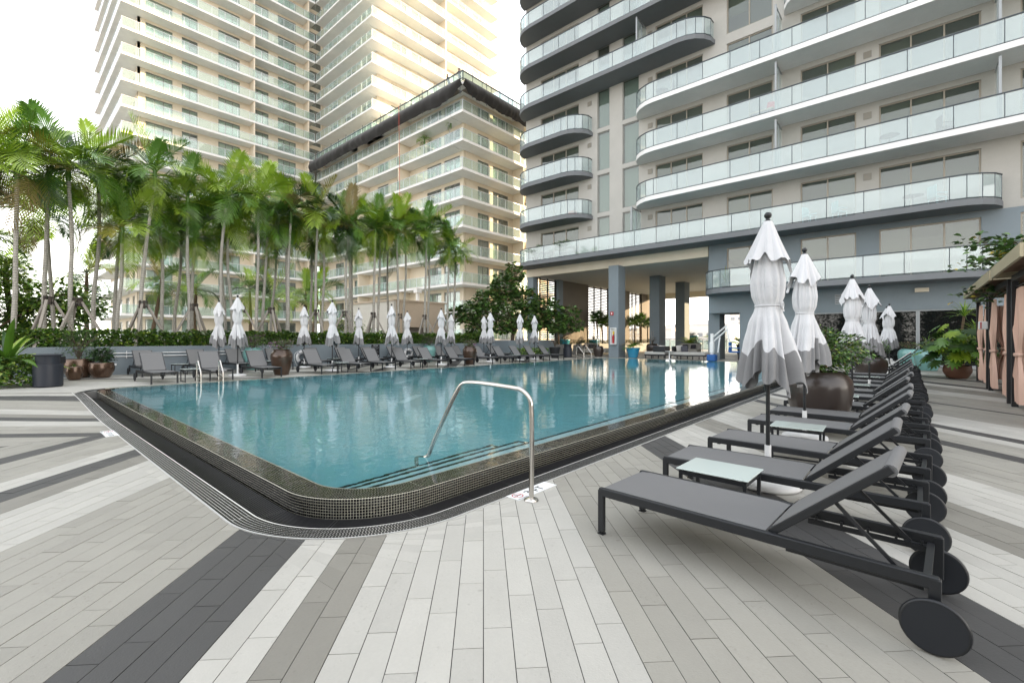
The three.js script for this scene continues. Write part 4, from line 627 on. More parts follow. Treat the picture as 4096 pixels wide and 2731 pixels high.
potted('planter_pot', 'dark glazed jar with bare twigs and trellis beside the second column', 36.2, 16.3, 'jar', 0.5, 1.0, M.darkGlaze, (t, h) => { part(t, 'trellis', join([bx(0.03, 1.1, 0.03, -0.15, h + 0.5, 0), bx(0.03, 1.1, 0.03, 0.15, h + 0.5, 0), ...[0.3, 0.6, 0.9].map((y) => bx(0.3, 0.02, 0.02, 0, h + y, 0))]), M.timber); bushy(0.5, 0.4, 120, DRY, 0.8)(t, h); });
potted('planter_pot', 'tall teal cone planter under the terrace by the guard rail', 47.5, 17.1, 'cone', 0.62, 1.75, M.teal, bushy(0.5, 0.2, 300, GREEN, 0.9));
potted('planter_pot', 'small teal cone planter beside the tall one', 46.0, 16.1, 'cone', 0.45, 1.0, M.teal, bushy(0.6, 0.4, 400, GREEN, 0.8));
potted('planter_pot', 'teal cone planter with a feathery palm behind the pool lift', 46.5, 14.4, 'cone', 0.55, 1.0, M.teal, (t, h) => { for (let i = 0; i < 16; i++) { const f = part(t, 'frond', fronds.out[i % 3], i % 3 ? LM.mid : LM.bright, 0, h, 0); f.rotation.set(rr(-0.6, 0.2), i * 2.4, 0, 'YXZ'); f.scale.setScalar(0.9); } });
potted('planter_pot', 'dark pot with a feathery palm behind the pool lift seat', 44.0, 11.4, 'cone', 0.5, 0.9, M.darkGlaze, (t, h) => { for (let i = 0; i < 14; i++) { const f = part(t, 'frond', fronds.up[i % 2], LM.mid, 0, h, 0); f.rotation.set(rr(-0.3, 0.5), i * 2.4, 0, 'YXZ'); f.scale.setScalar(0.7); } });
potted('planter_pot', 'low dark bowl with a round fern behind the daybeds', 42.0, 15.4, 'bowl', 0.6, 0.6, M.darkGlaze, (t, h) => { for (let i = 0; i < 22; i++) { const f = part(t, 'frond', fronds.out[i % 3], i % 3 ? LM.mid : LM.bright, 0, h, 0); f.rotation.set(rr(-0.7, 0.2), i * 2.4, 0, 'YXZ'); f.scale.setScalar(0.75); } });
potted('planter_pot', 'teal planter left of the sofa under the terrace', 34.4, 23.9, 'cone', 0.5, 1.35, M.teal, bushy(0.5, 0.2, 300, DEEP, 0.8));
potted('planter_pot', 'teal planter right of the sofa under the terrace', 39.6, 24.0, 'cone', 0.5, 1.35, M.teal, bushy(0.5, 0.25, 300, DEEP, 0.8));
{
  const fan = (n) => { const list = []; for (let i = 0; i < n; i++) { const th = (i / (n - 1) - 0.5) * 4.2; list.push(blade(0.62 * (1 - 0.12 * Math.abs(th / 2.1)), 0.022, 0.1, 0.12, 4).rotateY(th)); } return mergeGeometries(list); }, fg = fan(20);
  const fanPalm = (label, a, b, h, n) => { const t = thing('fan_palm', label, 'fan palm', a, 0.9, b, 0, 'fan palms in front of the slatted screens'); part(t, 'trunk', trunkGeometry([V3(0, 0, 0), V3(rr(-0.1, 0.1), h * 0.5, 0), V3(rr(-0.2, 0.2), h, 0)], 0.09, 0.07, 8, 8), M.barkBrown); for (let i = 0; i < n; i++) { const th = i * 2.4, e = lerp(0.9, -0.9, i / n), s = V3(Math.cos(th) * Math.cos(e) * 0.55, h + Math.sin(e) * 0.55 + 0.2, Math.sin(th) * Math.cos(e) * 0.55); part(t, 'stalk', bar(V3(0, h, 0), s, 0.015), LM.mid); const f = part(t, 'fan_leaf', fg, rnd() < 0.6 ? LM.dark : LM.mid, s.x, s.y, s.z); f.rotation.set(-0.75 - e * 0.5, Math.atan2(s.x, s.z), rr(-0.4, 0.4), 'YXZ'); } };
  [[40.6, 24.2, 2.6, 18], [41.9, 24.3, 2.1, 18], [43.2, 24.1, 2.3, 18], [48.4, 23.9, 2.3, 16], [50.2, 24.1, 2.7, 18], [51.6, 23.8, 2.2, 16], [29.5, 23.6, 1.5, 14], [33.0, 23.6, 1.3, 12]].forEach(([a, b, h, n], i) => fanPalm(`fan palm with dark pleated leaves before the slatted screen, ${ORD[i]} planted`, a, b, h, n));
  const t = thing('planter_bed', 'grey planter box with low shrubs under the slatted screens', 'planter', 0, 0, 0);
  part(t, 'box', metres(bx(23.5, 0.95, 0.2, 42.6, 0.6, -23.2)), stucco(rgb(0.28, 0.28, 0.27))); part(t, 'soil', bx(23.4, 0.8, 1.6, 42.6, 0.58, -24.1), M.soil);
  foliage(t, 2200, roundLeaf, () => ({ x: rr(31.2, 54), y: 1.0 + rnd() * 0.45, z: -rr(23.3, 24.6), nx: rr(-1, 1), ny: 0.5, nz: 1 }), DEEP, M.leaf, 0.2, [0.9, 1.6]);
  const vine = thing('climbing_vine', 'dry climbing vine on the brown wall behind the sofa', 'vine', 0, 0, 0), st = [];
  for (let k = 0; k < 26; k++) { const a = rr(35.4, 40); st.push(tube([V3(a, 0.9, -24.75), V3(a + rr(-0.3, 0.3), 2, -24.78), V3(a + rr(-0.6, 0.6), rr(2.5, 3.8), -24.8)], 0.008, 8, 4)); }
  part(vine, 'stems', join(st), std({ color: rgb(0.16, 0.12, 0.08), roughness: 0.9 })); foliage(vine, 500, smallLeaf, () => ({ x: rr(35.4, 40), y: 1.2 + rnd() ** 1.4 * 2.8, z: -24.7, nx: rr(-1, 1), ny: 0, nz: 1 }), DRY);
}
{ // monstera and dracaena by the glass doors
  const leaf = (() => { const s = new THREE.Shape(); s.moveTo(0, 0); for (const q of [1, -1]) { const pts = [[0.1, -0.05], [0.2, 0.03], [0.24, 0.1], [0.12, 0.13], [0.26, 0.17], [0.26, 0.23], [0.11, 0.22], [0.24, 0.31], [0.2, 0.36], [0.09, 0.3], [0.17, 0.43], [0.11, 0.46], [0.06, 0.37]]; if (q > 0) { pts.forEach(([x, y]) => s.lineTo(x, y)); s.lineTo(0, 0.56); } else pts.reverse().forEach(([x, y]) => s.lineTo(-x, y)); } const g = new THREE.ShapeGeometry(s).rotateX(Math.PI / 2 * -1).rotateY(Math.PI); const p = g.attributes.position; for (let i = 0; i < p.count; i++) p.setY(i, -0.35 * (p.getZ(i) ** 2) - 0.6 * p.getX(i) ** 2); g.computeVertexNormals(); return g; })();
  const t = thing('monstera_plant', 'large split-leaved monstera in a brown pot beside the pink curtains', 'plant', 23.7, deckY(23.6, -1.5), -1.25); t.scale.setScalar(1.2);
  part(t, 'pot', POT.bowl(0.34, 0.4), std({ color: rgb(0.16, 0.075, 0.045), roughness: 0.6 }));
  for (let i = 0; i < 96; i++) { const th = i * 2.4, e = rr(-0.3, 1.3), r = rr(0.5, 1.15), p = V3(Math.cos(th) * Math.cos(e) * r * 0.85, 0.75 + Math.sin(e) * r * 0.95, Math.sin(th) * Math.cos(e) * r * 0.85); part(t, 'stalk', tube([V3(0, 0.36, 0), V3(p.x * 0.4, p.y * 0.7 + 0.1, p.z * 0.4), p], 0.008, 6, 4), LM.mid); const f = part(t, 'leaf', leaf, rnd() < 0.2 ? LM.bright : rnd() < 0.6 ? LM.mid : LM.dark, p.x, p.y, p.z); f.rotation.set(rr(0.1, 0.9), Math.atan2(p.x, p.z), rr(-0.3, 0.3), 'YXZ'); f.scale.setScalar(rr(0.55, 0.85)); }
  const d = thing('dracaena_plant', 'spiky dracaena standing behind the monstera at the glass doors', 'plant', 26.8, deckY(27, -2), -1.5); d.scale.setScalar(1.12);
  part(d, 'stem', join([tube([V3(0, 0, 0), V3(0.1, 1.0, 0), V3(0, 2.1, 0.1)], 0.04, 8, 6), tube([V3(0, 0, 0), V3(-0.2, 0.8, 0.2), V3(-0.3, 1.4, 0.4)], 0.035, 8, 6)]), M.barkBrown);
  const g = [blade(0.75, 0.018, 0.6, 0.35, 5), blade(0.65, 0.018, 0.8, 0.45, 5)];
  for (const [x, y, z] of [[0, 2.1, 0.1], [-0.3, 1.45, 0.4], [0.15, 1.1, 0.5]]) for (let i = 0; i < 34; i++) { const o = part(d, 'blade_leaf', g[i % 2], rnd() < 0.5 ? LM.mid : LM.bright, x, y, z); o.rotation.set(-lerp(1.0, -0.5, i / 34), i * 2.4, 0, 'YXZ'); }
  const s = thing('shrub', 'fine-leaved dark shrub between the dracaena and the cabana', 'shrub', 24.9, deckY(25, -2), -2.1); part(s, 'stems', join([0, 1, 2, 3, 4].map((k) => tube([V3(0, 0, 0), V3(Math.cos(k) * 0.2, 1, Math.sin(k) * 0.2), V3(Math.cos(k) * 0.4, 2.1, Math.sin(k) * 0.4)], 0.012, 6, 5))), M.twig); foliage(s, 1300, smallLeaf, blob(0, 1.7, 0, 0.6, 0.8, 0.5, 0.3), DEEP, M.leaf, 0.3, [0.8, 1.4]);
  const over = thing('overhanging_branch', 'leafy branches with a few yellow leaves reaching over the cabana roofs', 'branch', 0, 0, 0), br = [];
  const ends = []; for (let k = 0; k < 16; k++) { const e = V3(rr(15.5, 20.5), rr(2.6, 4.2), rr(0.9, 3.2)); e.x += (3.4 - e.y) * 0.8; ends.push(e); br.push(tube([V3(18, 3.4, 5.5), V3(18, 3.9, 3.6).lerp(e, 0.4), e], 0.012, 10, 5)); }
  br.push(trunkGeometry([V3(18, 0, 6), V3(18.1, 2, 5.8), V3(18, 3.6, 5.4)], 0.12, 0.06, 8, 8)); part(over, 'branches', join(br), M.twig);
  foliage(over, 1500, leafGeometry(0.17, 0.115, 0.12), () => { const e = ends[Math.floor(rnd() * ends.length)], q = rr(0.55, 1.03), p = V3(18, 3.8, 4.4).lerp(e, q); return { x: p.x + rr(-0.3, 0.3), y: p.y + rr(-0.2, 0.2), z: p.z + rr(-0.3, 0.3), nx: rr(-1, 1), ny: 0.3, nz: rr(-1, 0.3) }; }, [...DEEP, ...GREEN, ...GREEN, [0.4, 0.3, 0.03]], M.leaf, 0.2, [0.7, 1.2]);
}

// trees behind the viewer, which the dark glass doors mirror
[[-8.5, -10, 'first'], [-9, -6, 'second'], [-8.4, -2, 'third'], [-9, 2, 'fourth'], [-8.6, 6, 'fifth']].forEach(([a, b, k]) => broadTree('screen_tree', `dense dark tree behind the viewer, mirrored in the glass doors, ${k} of five`, a, b, 0, 2.0, [[0, 2.2, 0, 2.4, 1.6, 1.4], [1.6, 3.6, 0, 1.8, 1.5, 1.3], [-1.6, 3.8, 0, 1.8, 1.5, 1.3], [0, 5.0, 0, 1.7, 1.2, 1.2], [0, 1.0, 0.2, 2.2, 0.9, 0.8]], bigLeaf, 2600, DEEP, [1.6, 2.6], M.barkBrown));
{
  const t = thing('screen_hedge', 'tall clipped hedge behind the viewer, mirrored in the glass doors', 'hedge', 0, 0, 0);
  foliage(t, 11000, bigLeaf, () => ({ x: -6.6 + rr(-0.5, 0.5), y: rr(0, 5), z: rr(-12, 12), nx: 1, ny: 0.2, nz: rr(-1, 1) }), DEEP, M.leaf, 0.3, [1.4, 2.4]);
  part(t, 'stems', join(Array.from({ length: 60 }, (_, i) => bx(0.03, 3, 0.03, -6.6 + rr(-0.2, 0.2), 1.5, -12 + i * 0.4))), M.twig);
}
// ---------------------------------------------------------------- buildings
const B = {
  cream: stucco(rgb(0.77, 0.67, 0.53)), slab: stucco(rgb(0.84, 0.83, 0.81)), greyWall: stucco(rgb(0.44, 0.43, 0.4)), blueWall: stucco(rgb(0.21, 0.25, 0.275)), beam: stucco(rgb(0.78, 0.7, 0.57)), soffit: stucco(rgb(0.58, 0.575, 0.55)), brown: stucco(rgb(0.17, 0.15, 0.125)),
  darkSlab: stucco(rgb(0.17, 0.18, 0.19)), whiteSlab: stucco(rgb(0.78, 0.78, 0.77)), pavilion: stucco(rgb(0.7, 0.66, 0.6)), tan: stucco(rgb(0.62, 0.5, 0.38)),
  pane: phys({ color: rgb(0.8, 0.86, 0.84), roughness: 0.02, transmission: 0.96, ior: 1.9, thickness: 0 }),
  coated: phys({ color: rgb(0.62, 0.68, 0.64), roughness: 0.015, transmission: 0.95, ior: 1.75, thickness: 0 }),
  dark: phys({ color: rgb(0.008, 0.009, 0.009), roughness: 0.02, ior: 1.5 }),
  railGlass: phys({ color: rgb(0.82, 0.91, 0.89), roughness: 0.03, transmission: 0.9, ior: 1.55, thickness: 0 }),
  frostGlass: phys({ color: rgb(0.8, 0.87, 0.87), roughness: 0.04, transmission: 0.78, ior: 1.75, thickness: 0 }),
  bronzeFrame: std({ color: rgb(0.3, 0.27, 0.22), roughness: 0.5, metalness: 0.2 }), greyFrame: std({ color: rgb(0.26, 0.26, 0.24), roughness: 0.5, metalness: 0.2 }), mullion: std({ color: rgb(0.3, 0.32, 0.33), roughness: 0.45, metalness: 0.3 }),
  curtain: [rgb(0.72, 0.77, 0.68), rgb(0.66, 0.72, 0.62), rgb(0.75, 0.74, 0.63), rgb(0.5, 0.54, 0.44)].map((c) => std({ color: c, roughness: 0.95 })), shade: [rgb(0.21, 0.2, 0.14), rgb(0.27, 0.26, 0.19), rgb(0.15, 0.15, 0.11)].map((c) => std({ color: c, roughness: 0.9 })),
};
const cache = new Map(), keep = (k, f) => { if (!cache.has(k)) cache.set(k, f()); return cache.get(k); };
// a face looks towards -x ("u" is z) or towards +z ("u" is x); n is the distance out of its plane
const faceX = (plane) => ({ turn: -Math.PI / 2, at: (u, y, n) => [plane - n, y, u] }), faceZ = (planeB) => ({ turn: 0, at: (u, y, n) => [u, y, -planeB + n] });
function onFace(parent, name, geo, mat, f, u, y, n) { const o = part(parent, name, geo, mat, ...f.at(u, y, n)); o.rotation.y = f.turn; return o; }
function wallWithHoles(bld, f, u0, u1, y0, y1, holes, mat, thick = 0.25, name = 'wall') {
  const s = new THREE.Shape([[u0, y0], [u1, y0], [u1, y1], [u0, y1]].map((p) => new THREE.Vector2(...p)));
  for (const [a, b, c, d] of holes) s.holes.push(new THREE.Path([[a, c], [a, d], [b, d], [b, c]].map((p) => new THREE.Vector2(...p))));
  return onFace(bld, name, metres(new THREE.ExtrudeGeometry(s, { depth: thick, bevelEnabled: false }).translate(0, 0, -thick)), mat, f, 0, 0, 0);
}
function windowUnit(bld, f, u0, u1, y0, y1, n, glass, frameMat, dressing) { // frame with n panes; dressing = [material, share of the height] behind the glass
  const w = u1 - u0, h = y1 - y0, k = `${w.toFixed(2)},${h.toFixed(2)},${n}`, pw = (w - 0.07 * (n + 1)) / n;
  const fr = onFace(bld, 'window', keep('f' + k, () => join([bx(w, 0.07, 0.09, 0, 0.035, 0), bx(w, 0.07, 0.09, 0, h - 0.035, 0), ...Array.from({ length: n + 1 }, (_, i) => bx(0.07, h - 0.14, 0.09, -w / 2 + 0.035 + i * (pw + 0.07), h / 2, 0))])), frameMat, f, (u0 + u1) / 2, y0, -0.12);
  for (let i = 0; i < n; i++) part(fr, 'pane', keep('p' + k, () => bx(pw, h - 0.14, 0.012)), glass, -w / 2 + 0.07 + pw / 2 + i * (pw + 0.07), h / 2, 0);
  for (const [mat, share, i0, i1, nm] of dressing) { const ww = (i1 - i0) * (pw + 0.07), hh = (h - 0.1) * share; part(fr, nm, bx(ww - 0.02, hh, 0.02), mat, -w / 2 + 0.035 + (i0 + i1) / 2 * (pw + 0.07), h - 0.05 - hh / 2, -0.16); }
  return fr;
}
const drapes = (n) => { const r = rnd(), c = B.curtain[Math.floor(rnd() * 4)]; return r < 0.62 ? [[c, 1, 0, n, 'curtain']] : r < 0.74 ? [[c, rr(0.35, 0.7), 0, n, 'shade']] : r < 0.88 && n > 1 ? [[c, 1, 0, 1, 'curtain']] : []; };
// railing of glass panels between slim posts along a straight edge
function railing(slab, f, u0, u1, y, n, step, opt) {
  const N = Math.max(1, Math.round((u1 - u0) / step)), w = (u1 - u0) / N, H = opt.h, list = [];
  for (let i = 0; i <= N; i++) list.push(bx(0.04, H, 0.05, u0 + i * w, H / 2, 0)); list.push(bx(u1 - u0, 0.045, 0.06, (u0 + u1) / 2, H, 0)); list.push(bx(u1 - u0, 0.03, 0.03, (u0 + u1) / 2, 0.07, 0));
  onFace(slab, 'railing', join(list), opt.metal, f, 0, y, n);
  if (opt.merged) { onFace(slab, 'glass_run', bx(u1 - u0 - 0.04, H - 0.14, 0.012, (u0 + u1) / 2, H / 2 + 0.02, 0), opt.glass, f, 0, y, n); return; }
  const g = keep(`r${w.toFixed(3)},${H}`, () => bx(w - 0.05, H - 0.14, 0.012));
  for (let i = 0; i < N; i++) onFace(slab, 'glass_panel', g, opt.glass, f, u0 + (i + 0.5) * w, y + H / 2 + 0.02, n);
}
const S0 = 4.25, ST = 3.03, WR = { h: 1.1, metal: std({ color: rgb(0.6, 0.62, 0.63), roughness: 0.4, metalness: 0.2 }), glass: B.railGlass };
{ // left tower: front towards the pool, its long left side running away
  const t = thing('apartment_tower', 'cream apartment tower with white balconies at the left, above the palms', 'apartment tower', 0, 0, 0);
  const front = faceZ(70.4), side = faceX(11.3), holesF = [], holesS = [], wins = [[12.05, 14.77, 3], [15.74, 17.46, 2], [19.83, 22.46, 3], [23.95, 26.21, 3], [27.52, 30.11, 3], [31.5, 34.0, 3]], sideW = [[-73.5, -72, 1], [-78, -75.5, 2], [-83, -80.5, 2]];
  part(t, 'core', bx(21.3, 63, 17.4, 23.2, 31.5, -80.3), M.interior);
  for (let k = -1; k < 20; k++) {
    const y = S0 + ST * k, y1 = y + 0.24;
    const s = part(t, 'balcony', metres(join([bx(22.76, 0.24, 2.0, 20.88, y + 0.12, -69.6), bx(1.9, 0.24, 19.4, 10.45, y + 0.12, -80.3)])), B.slab);
    railing(s, front, 9.56, 32.2, y1, 1.72, 1.5, WR); railing(s, side, -90, -68.68, y1, 1.72, 1.45, { ...WR, merged: true });
    for (const [a, b, n] of wins) { holesF.push([a, b, y1 + 0.02, y1 + 2.5]); windowUnit(t, front, a, b, y1 + 0.02, y1 + 2.5, n, B.pane, B.greyFrame, a > 31 ? [] : drapes(n)); }
    for (const [a, b, n] of sideW) { holesS.push([a, b, y1 + 0.02, y1 + 2.4]); windowUnit(t, side, a, b, y1 + 0.02, y1 + 2.4, n, B.pane, B.greyFrame, drapes(n)); }
    for (const a of [23.75, 31.32]) part(t, 'partition', bx(0.16, ST - 0.24, 1.7, a, y1 + (ST - 0.24) / 2, -69.55), B.cream);
  }
  wallWithHoles(t, front, 11.3, 34.3, 0, S0 + ST * 20, holesF, B.cream); wallWithHoles(t, side, -90, -70.4, 0, S0 + ST * 20, holesS, B.cream);
}
{ // middle tower: its right-hand face takes the low sun
  const t = thing('apartment_tower', 'sunlit cream apartment tower with white balconies in the middle, behind the scaffolded roof', 'apartment tower', 0, 0, 0);
  const left = faceX(34.2), right = faceZ(54.6), hL = [], hR = [], wR = [[36.4, 39.0, 3], [39.9, 41.7, 2], [45.2, 46.4, 1], [47.45, 50.8, 3], [52.2, 54.2, 2]], wL = [[-58.2, -55.8, 2], [-63.2, -60.4, 3], [-67.6, -65.2, 2]];
  part(t, 'core', bx(20.8, 35, 25, 45.7, 46.2, -68.3), M.interior);
  for (let k = 8; k < 20; k++) {
    const y = S0 + ST * k, y1 = y + 0.24;
    const s = part(t, 'balcony', metres(join([bx(24.1, 0.24, 2.0, 44.35, y + 0.12, -53.8), bx(2.1, 0.24, 13.7, 33.35, y + 0.12, -61.7)])), B.slab);
    railing(s, right, 32.36, 56.3, y1, 1.72, 1.5, WR); railing(s, left, -68.5, -52.9, y1, 1.8, 1.3, WR);
    for (const [a, b, n] of wR) { hR.push([a, b, y1 + 0.02, y1 + 2.4]); windowUnit(t, right, a, b, y1 + 0.02, y1 + 2.4, n, B.pane, B.greyFrame, drapes(n)); }
    for (const [a, b, n] of wL) { hL.push([a, b, y1 + 0.02, y1 + 2.4]); windowUnit(t, left, a, b, y1 + 0.02, y1 + 2.4, n, B.pane, B.greyFrame, drapes(n)); }
    part(t, 'partition', bx(0.16, ST - 0.24, 1.75, 44.9, y1 + (ST - 0.24) / 2, -53.75), B.cream);
  }
  wallWithHoles(t, right, 34.2, 56.6, 28.8, S0 + ST * 20, hR, B.cream); wallWithHoles(t, left, -70.4, -54.86, 28.8, S0 + ST * 20, hL, B.cream);
  part(t, 'end_wall', metres(bx(0.25, 36, 20, 56.5, 47, -64.9)), B.cream);
}
{ // lower block in front of them, netted along the roof
  const t = thing('apartment_block', 'lower cream apartment block whose roof edge is wrapped in black netting', 'apartment block', 0, 0, 0);
  const left = faceX(34.2), right = faceZ(37.3), hL = [], hR = [], wL = [[-40.6, -37.9, 3], [-43.75, -41.1, 3], [-50.0, -47.6, 2], [-54.5, -51.9, 2], [-60.5, -57.7, 2], [-66, -63.5, 2]], wR = [[36.4, 38.2, 2], [38.9, 41.6, 3], [43.4, 45.6, 2]];
  part(t, 'core', bx(15, 28.2, 31.6, 42.9, 14.1, -54.3), M.interior); part(t, 'roof', metres(bx(17.6, 0.28, 33.2, 41.4, S0 + ST * 8 + 0.14, -52.2)), B.slab);
  for (let k = -1; k < 8; k++) {
    const y = S0 + ST * k, y1 = y + 0.24;
    const s = part(t, 'balcony', metres(join([bx(1.85, 0.24, 31.0, 33.34, y + 0.12, -53.0), bx(17.6, 0.24, 1.9, 41.2, y + 0.12, -36.45)])), B.slab);
    railing(s, left, -68.4, -35.6, y1, 1.74, 1.33, WR); railing(s, right, 32.5, 49.9, y1, 1.72, 1.35, WR);
    for (const [a, b, n] of wL) { hL.push([a, b, y1 + 0.02, y1 + 2.4]); windowUnit(t, left, a, b, y1 + 0.02, y1 + 2.4, n, B.pane, B.greyFrame, drapes(n)); }
    for (const [a, b, n] of wR) { hR.push([a, b, y1 + 0.02, y1 + 2.4]); windowUnit(t, right, a, b, y1 + 0.02, y1 + 2.4, n, B.pane, B.greyFrame, drapes(n)); }
    for (const b of [47.2, 56.6]) part(t, 'partition', bx(1.7, ST - 0.24, 0.16, 33.35, y1 + (ST - 0.24) / 2, -b), B.cream);
    part(t, 'partition', bx(0.16, ST - 0.24, 1.75, 42.5, y1 + (ST - 0.24) / 2, -36.42), B.cream);
  }
  wallWithHoles(t, left, -70.3, -37.3, 0, S0 + ST * 8, hL, B.cream); wallWithHoles(t, right, 34.5, 50, 0, S0 + ST * 8, hR, B.cream);
  railing(t, left, -68.4, -35.5, S0 + ST * 8 + 0.28, 1.7, 1.5, { ...WR, merged: true, metal: M.darkRail }); railing(t, right, 32.5, 49.9, S0 + ST * 8 + 0.28, 1.7, 1.5, { ...WR, merged: true, metal: M.darkRail });
  // scaffold and netting
  const sc = thing('scaffold', 'black netted scaffold wrapped round the roof edge of the cream block', 'scaffold', 0, 0, 0), net = phys({ color: rgb(0.018, 0.016, 0.015), roughness: 0.95, transmission: 0.34, thickness: 0, side: THREE.DoubleSide }), y0 = S0 + ST * 8;
  const cloth = (p, q, out) => { const nu = 120, nv = 10, pos = [], uv = [], idx = []; for (let j = 0; j <= nv; j++) for (let i = 0; i <= nu; i++) { const u = i / nu, v = j / nv, P = V3().lerpVectors(p, q, u), sag = 0.35 * Math.sin(Math.PI * v) + 0.16 * perlin.noise(u * 60, v * 2, p.z) * v, y = y0 - 0.05 - v * (1.6 + 0.35 * perlin.noise(u * 14, 3, p.z) - 0.7 * Math.exp(-900 * u * u)); pos.push(P.x + out.x * (0.5 + sag), y, P.z + out.z * (0.5 + sag)); uv.push(u * 20, v); } for (let j = 0; j < nv; j++) for (let i = 0; i < nu; i++) { const k = j * (nu + 1) + i; idx.push(k, k + 1, k + nu + 1, k + 1, k + nu + 2, k + nu + 1); } const g = new THREE.BufferGeometry(); g.setAttribute('position', new THREE.Float32BufferAttribute(pos, 3)); g.setAttribute('uv', new THREE.Float32BufferAttribute(uv, 2)); g.setIndex(idx); g.computeVertexNormals(); return g; };
  part(sc, 'netting', cloth(V3(32.1, 0, -34.6), V3(32.1, 0, -69.2), V3(-1, 0, 0)), net); part(sc, 'netting', cloth(V3(31.6, 0, -35.1), V3(50, 0, -35.1), V3(0, 0, 1)), net);
  part(sc, 'platform', join([bx(0.9, 0.08, 33.5, 31.9, y0 - 1.0, -52.3), bx(18, 0.08, 0.9, 41.2, y0 - 1.0, -34.9)]), std({ color: rgb(0.14, 0.12, 0.1), roughness: 0.9 }));
  const spots = []; for (let b = 35; b < 69; b += 2.1) spots.push([31.6, b, 0]); for (let a = 33; a < 50; a += 2.1) spots.push([a, 34.6, 1]);
  for (const [a, b, k] of spots) part(sc, 'standard', join([cyl(0.035, 0.035, 2.6, a, y0 - 1.7, -b, 8), k ? bar(V3(a, y0 - 1.6, -b), V3(a + 0.7, y0 - 0.9, -b - 0.6), 0.04) : bar(V3(a, y0 - 1.6, -b), V3(a + 0.7, y0 - 0.9, -b - 0.5), 0.04)]), M.darkRail);
  part(sc, 'ledger', join([bar(V3(31.6, y0 + 0.5, -34.6), V3(31.6, y0 + 0.5, -69), 0.05), bar(V3(31.6, y0 - 0.2, -34.6), V3(31.6, y0 - 0.2, -69), 0.05), bar(V3(31.6, y0 + 0.5, -34.6), V3(50, y0 + 0.5, -34.6), 0.05), bar(V3(31.6, y0 - 0.2, -34.6), V3(50, y0 - 0.2, -34.6), 0.05)]), M.darkRail);
  const rope = thing('rope', 'thin red rope hanging down the cream block from the scaffold', 'rope', 0, 0, 0); part(rope, 'strand', tube([V3(31.2, y0 + 0.3, -45.2), V3(31.25, 20, -45.1), V3(31.2, 11.5, -45.0)], 0.025, 20, 5), std({ color: rgb(0.5, 0.06, 0.03), roughness: 0.8 }));
  palm('small potted palm on a balcony of the netted cream block', 'balcony palms', 33.2, 43.0, S0 + ST * 6 + 0.24, S0 + ST * 6 + 2.0, 0.1, 0.1, 0.75, { n: 11 }); palm('thin bent potted palm on a balcony of the netted cream block', 'balcony palms', 33.2, 38.8, S0 + ST * 6 + 0.24, S0 + ST * 6 + 2.6, 0.2, -0.3, 0.5, { n: 6 });
}
{ // cream pavilion in the garden
  const t = thing('garden_pavilion', 'single-storey cream pavilion with a flat roof behind the palms', 'building', 0, 0, 0), l = faceX(20.8), r = faceZ(30.8);
  wallWithHoles(t, l, -37, -30.8, 0, 4.6, [[-34.3, -32.6, 0.4, 2.4]], B.pavilion, 0.2); wallWithHoles(t, r, 21.01, 26, 0, 4.6, [[21.9, 24.2, 0, 2.5]], B.tan, 0.2);
  part(t, 'roof', bx(5.5, 0.12, 6.5, 23.45, 4.64, -33.95), B.tan); part(t, 'core', bx(4, 4.2, 5, 23.4, 2.1, -34.3), M.interior);
  windowUnit(t, l, -34.3, -32.6, 0.4, 2.4, 2, B.pane, M.white, []); part(t, 'vent_stack', join([bx(0.22, 0.9, 0.22, 24.0, 5.1, -32), bx(0.5, 0.4, 0.5, 24.0, 5.7, -32)]), B.slab);
}
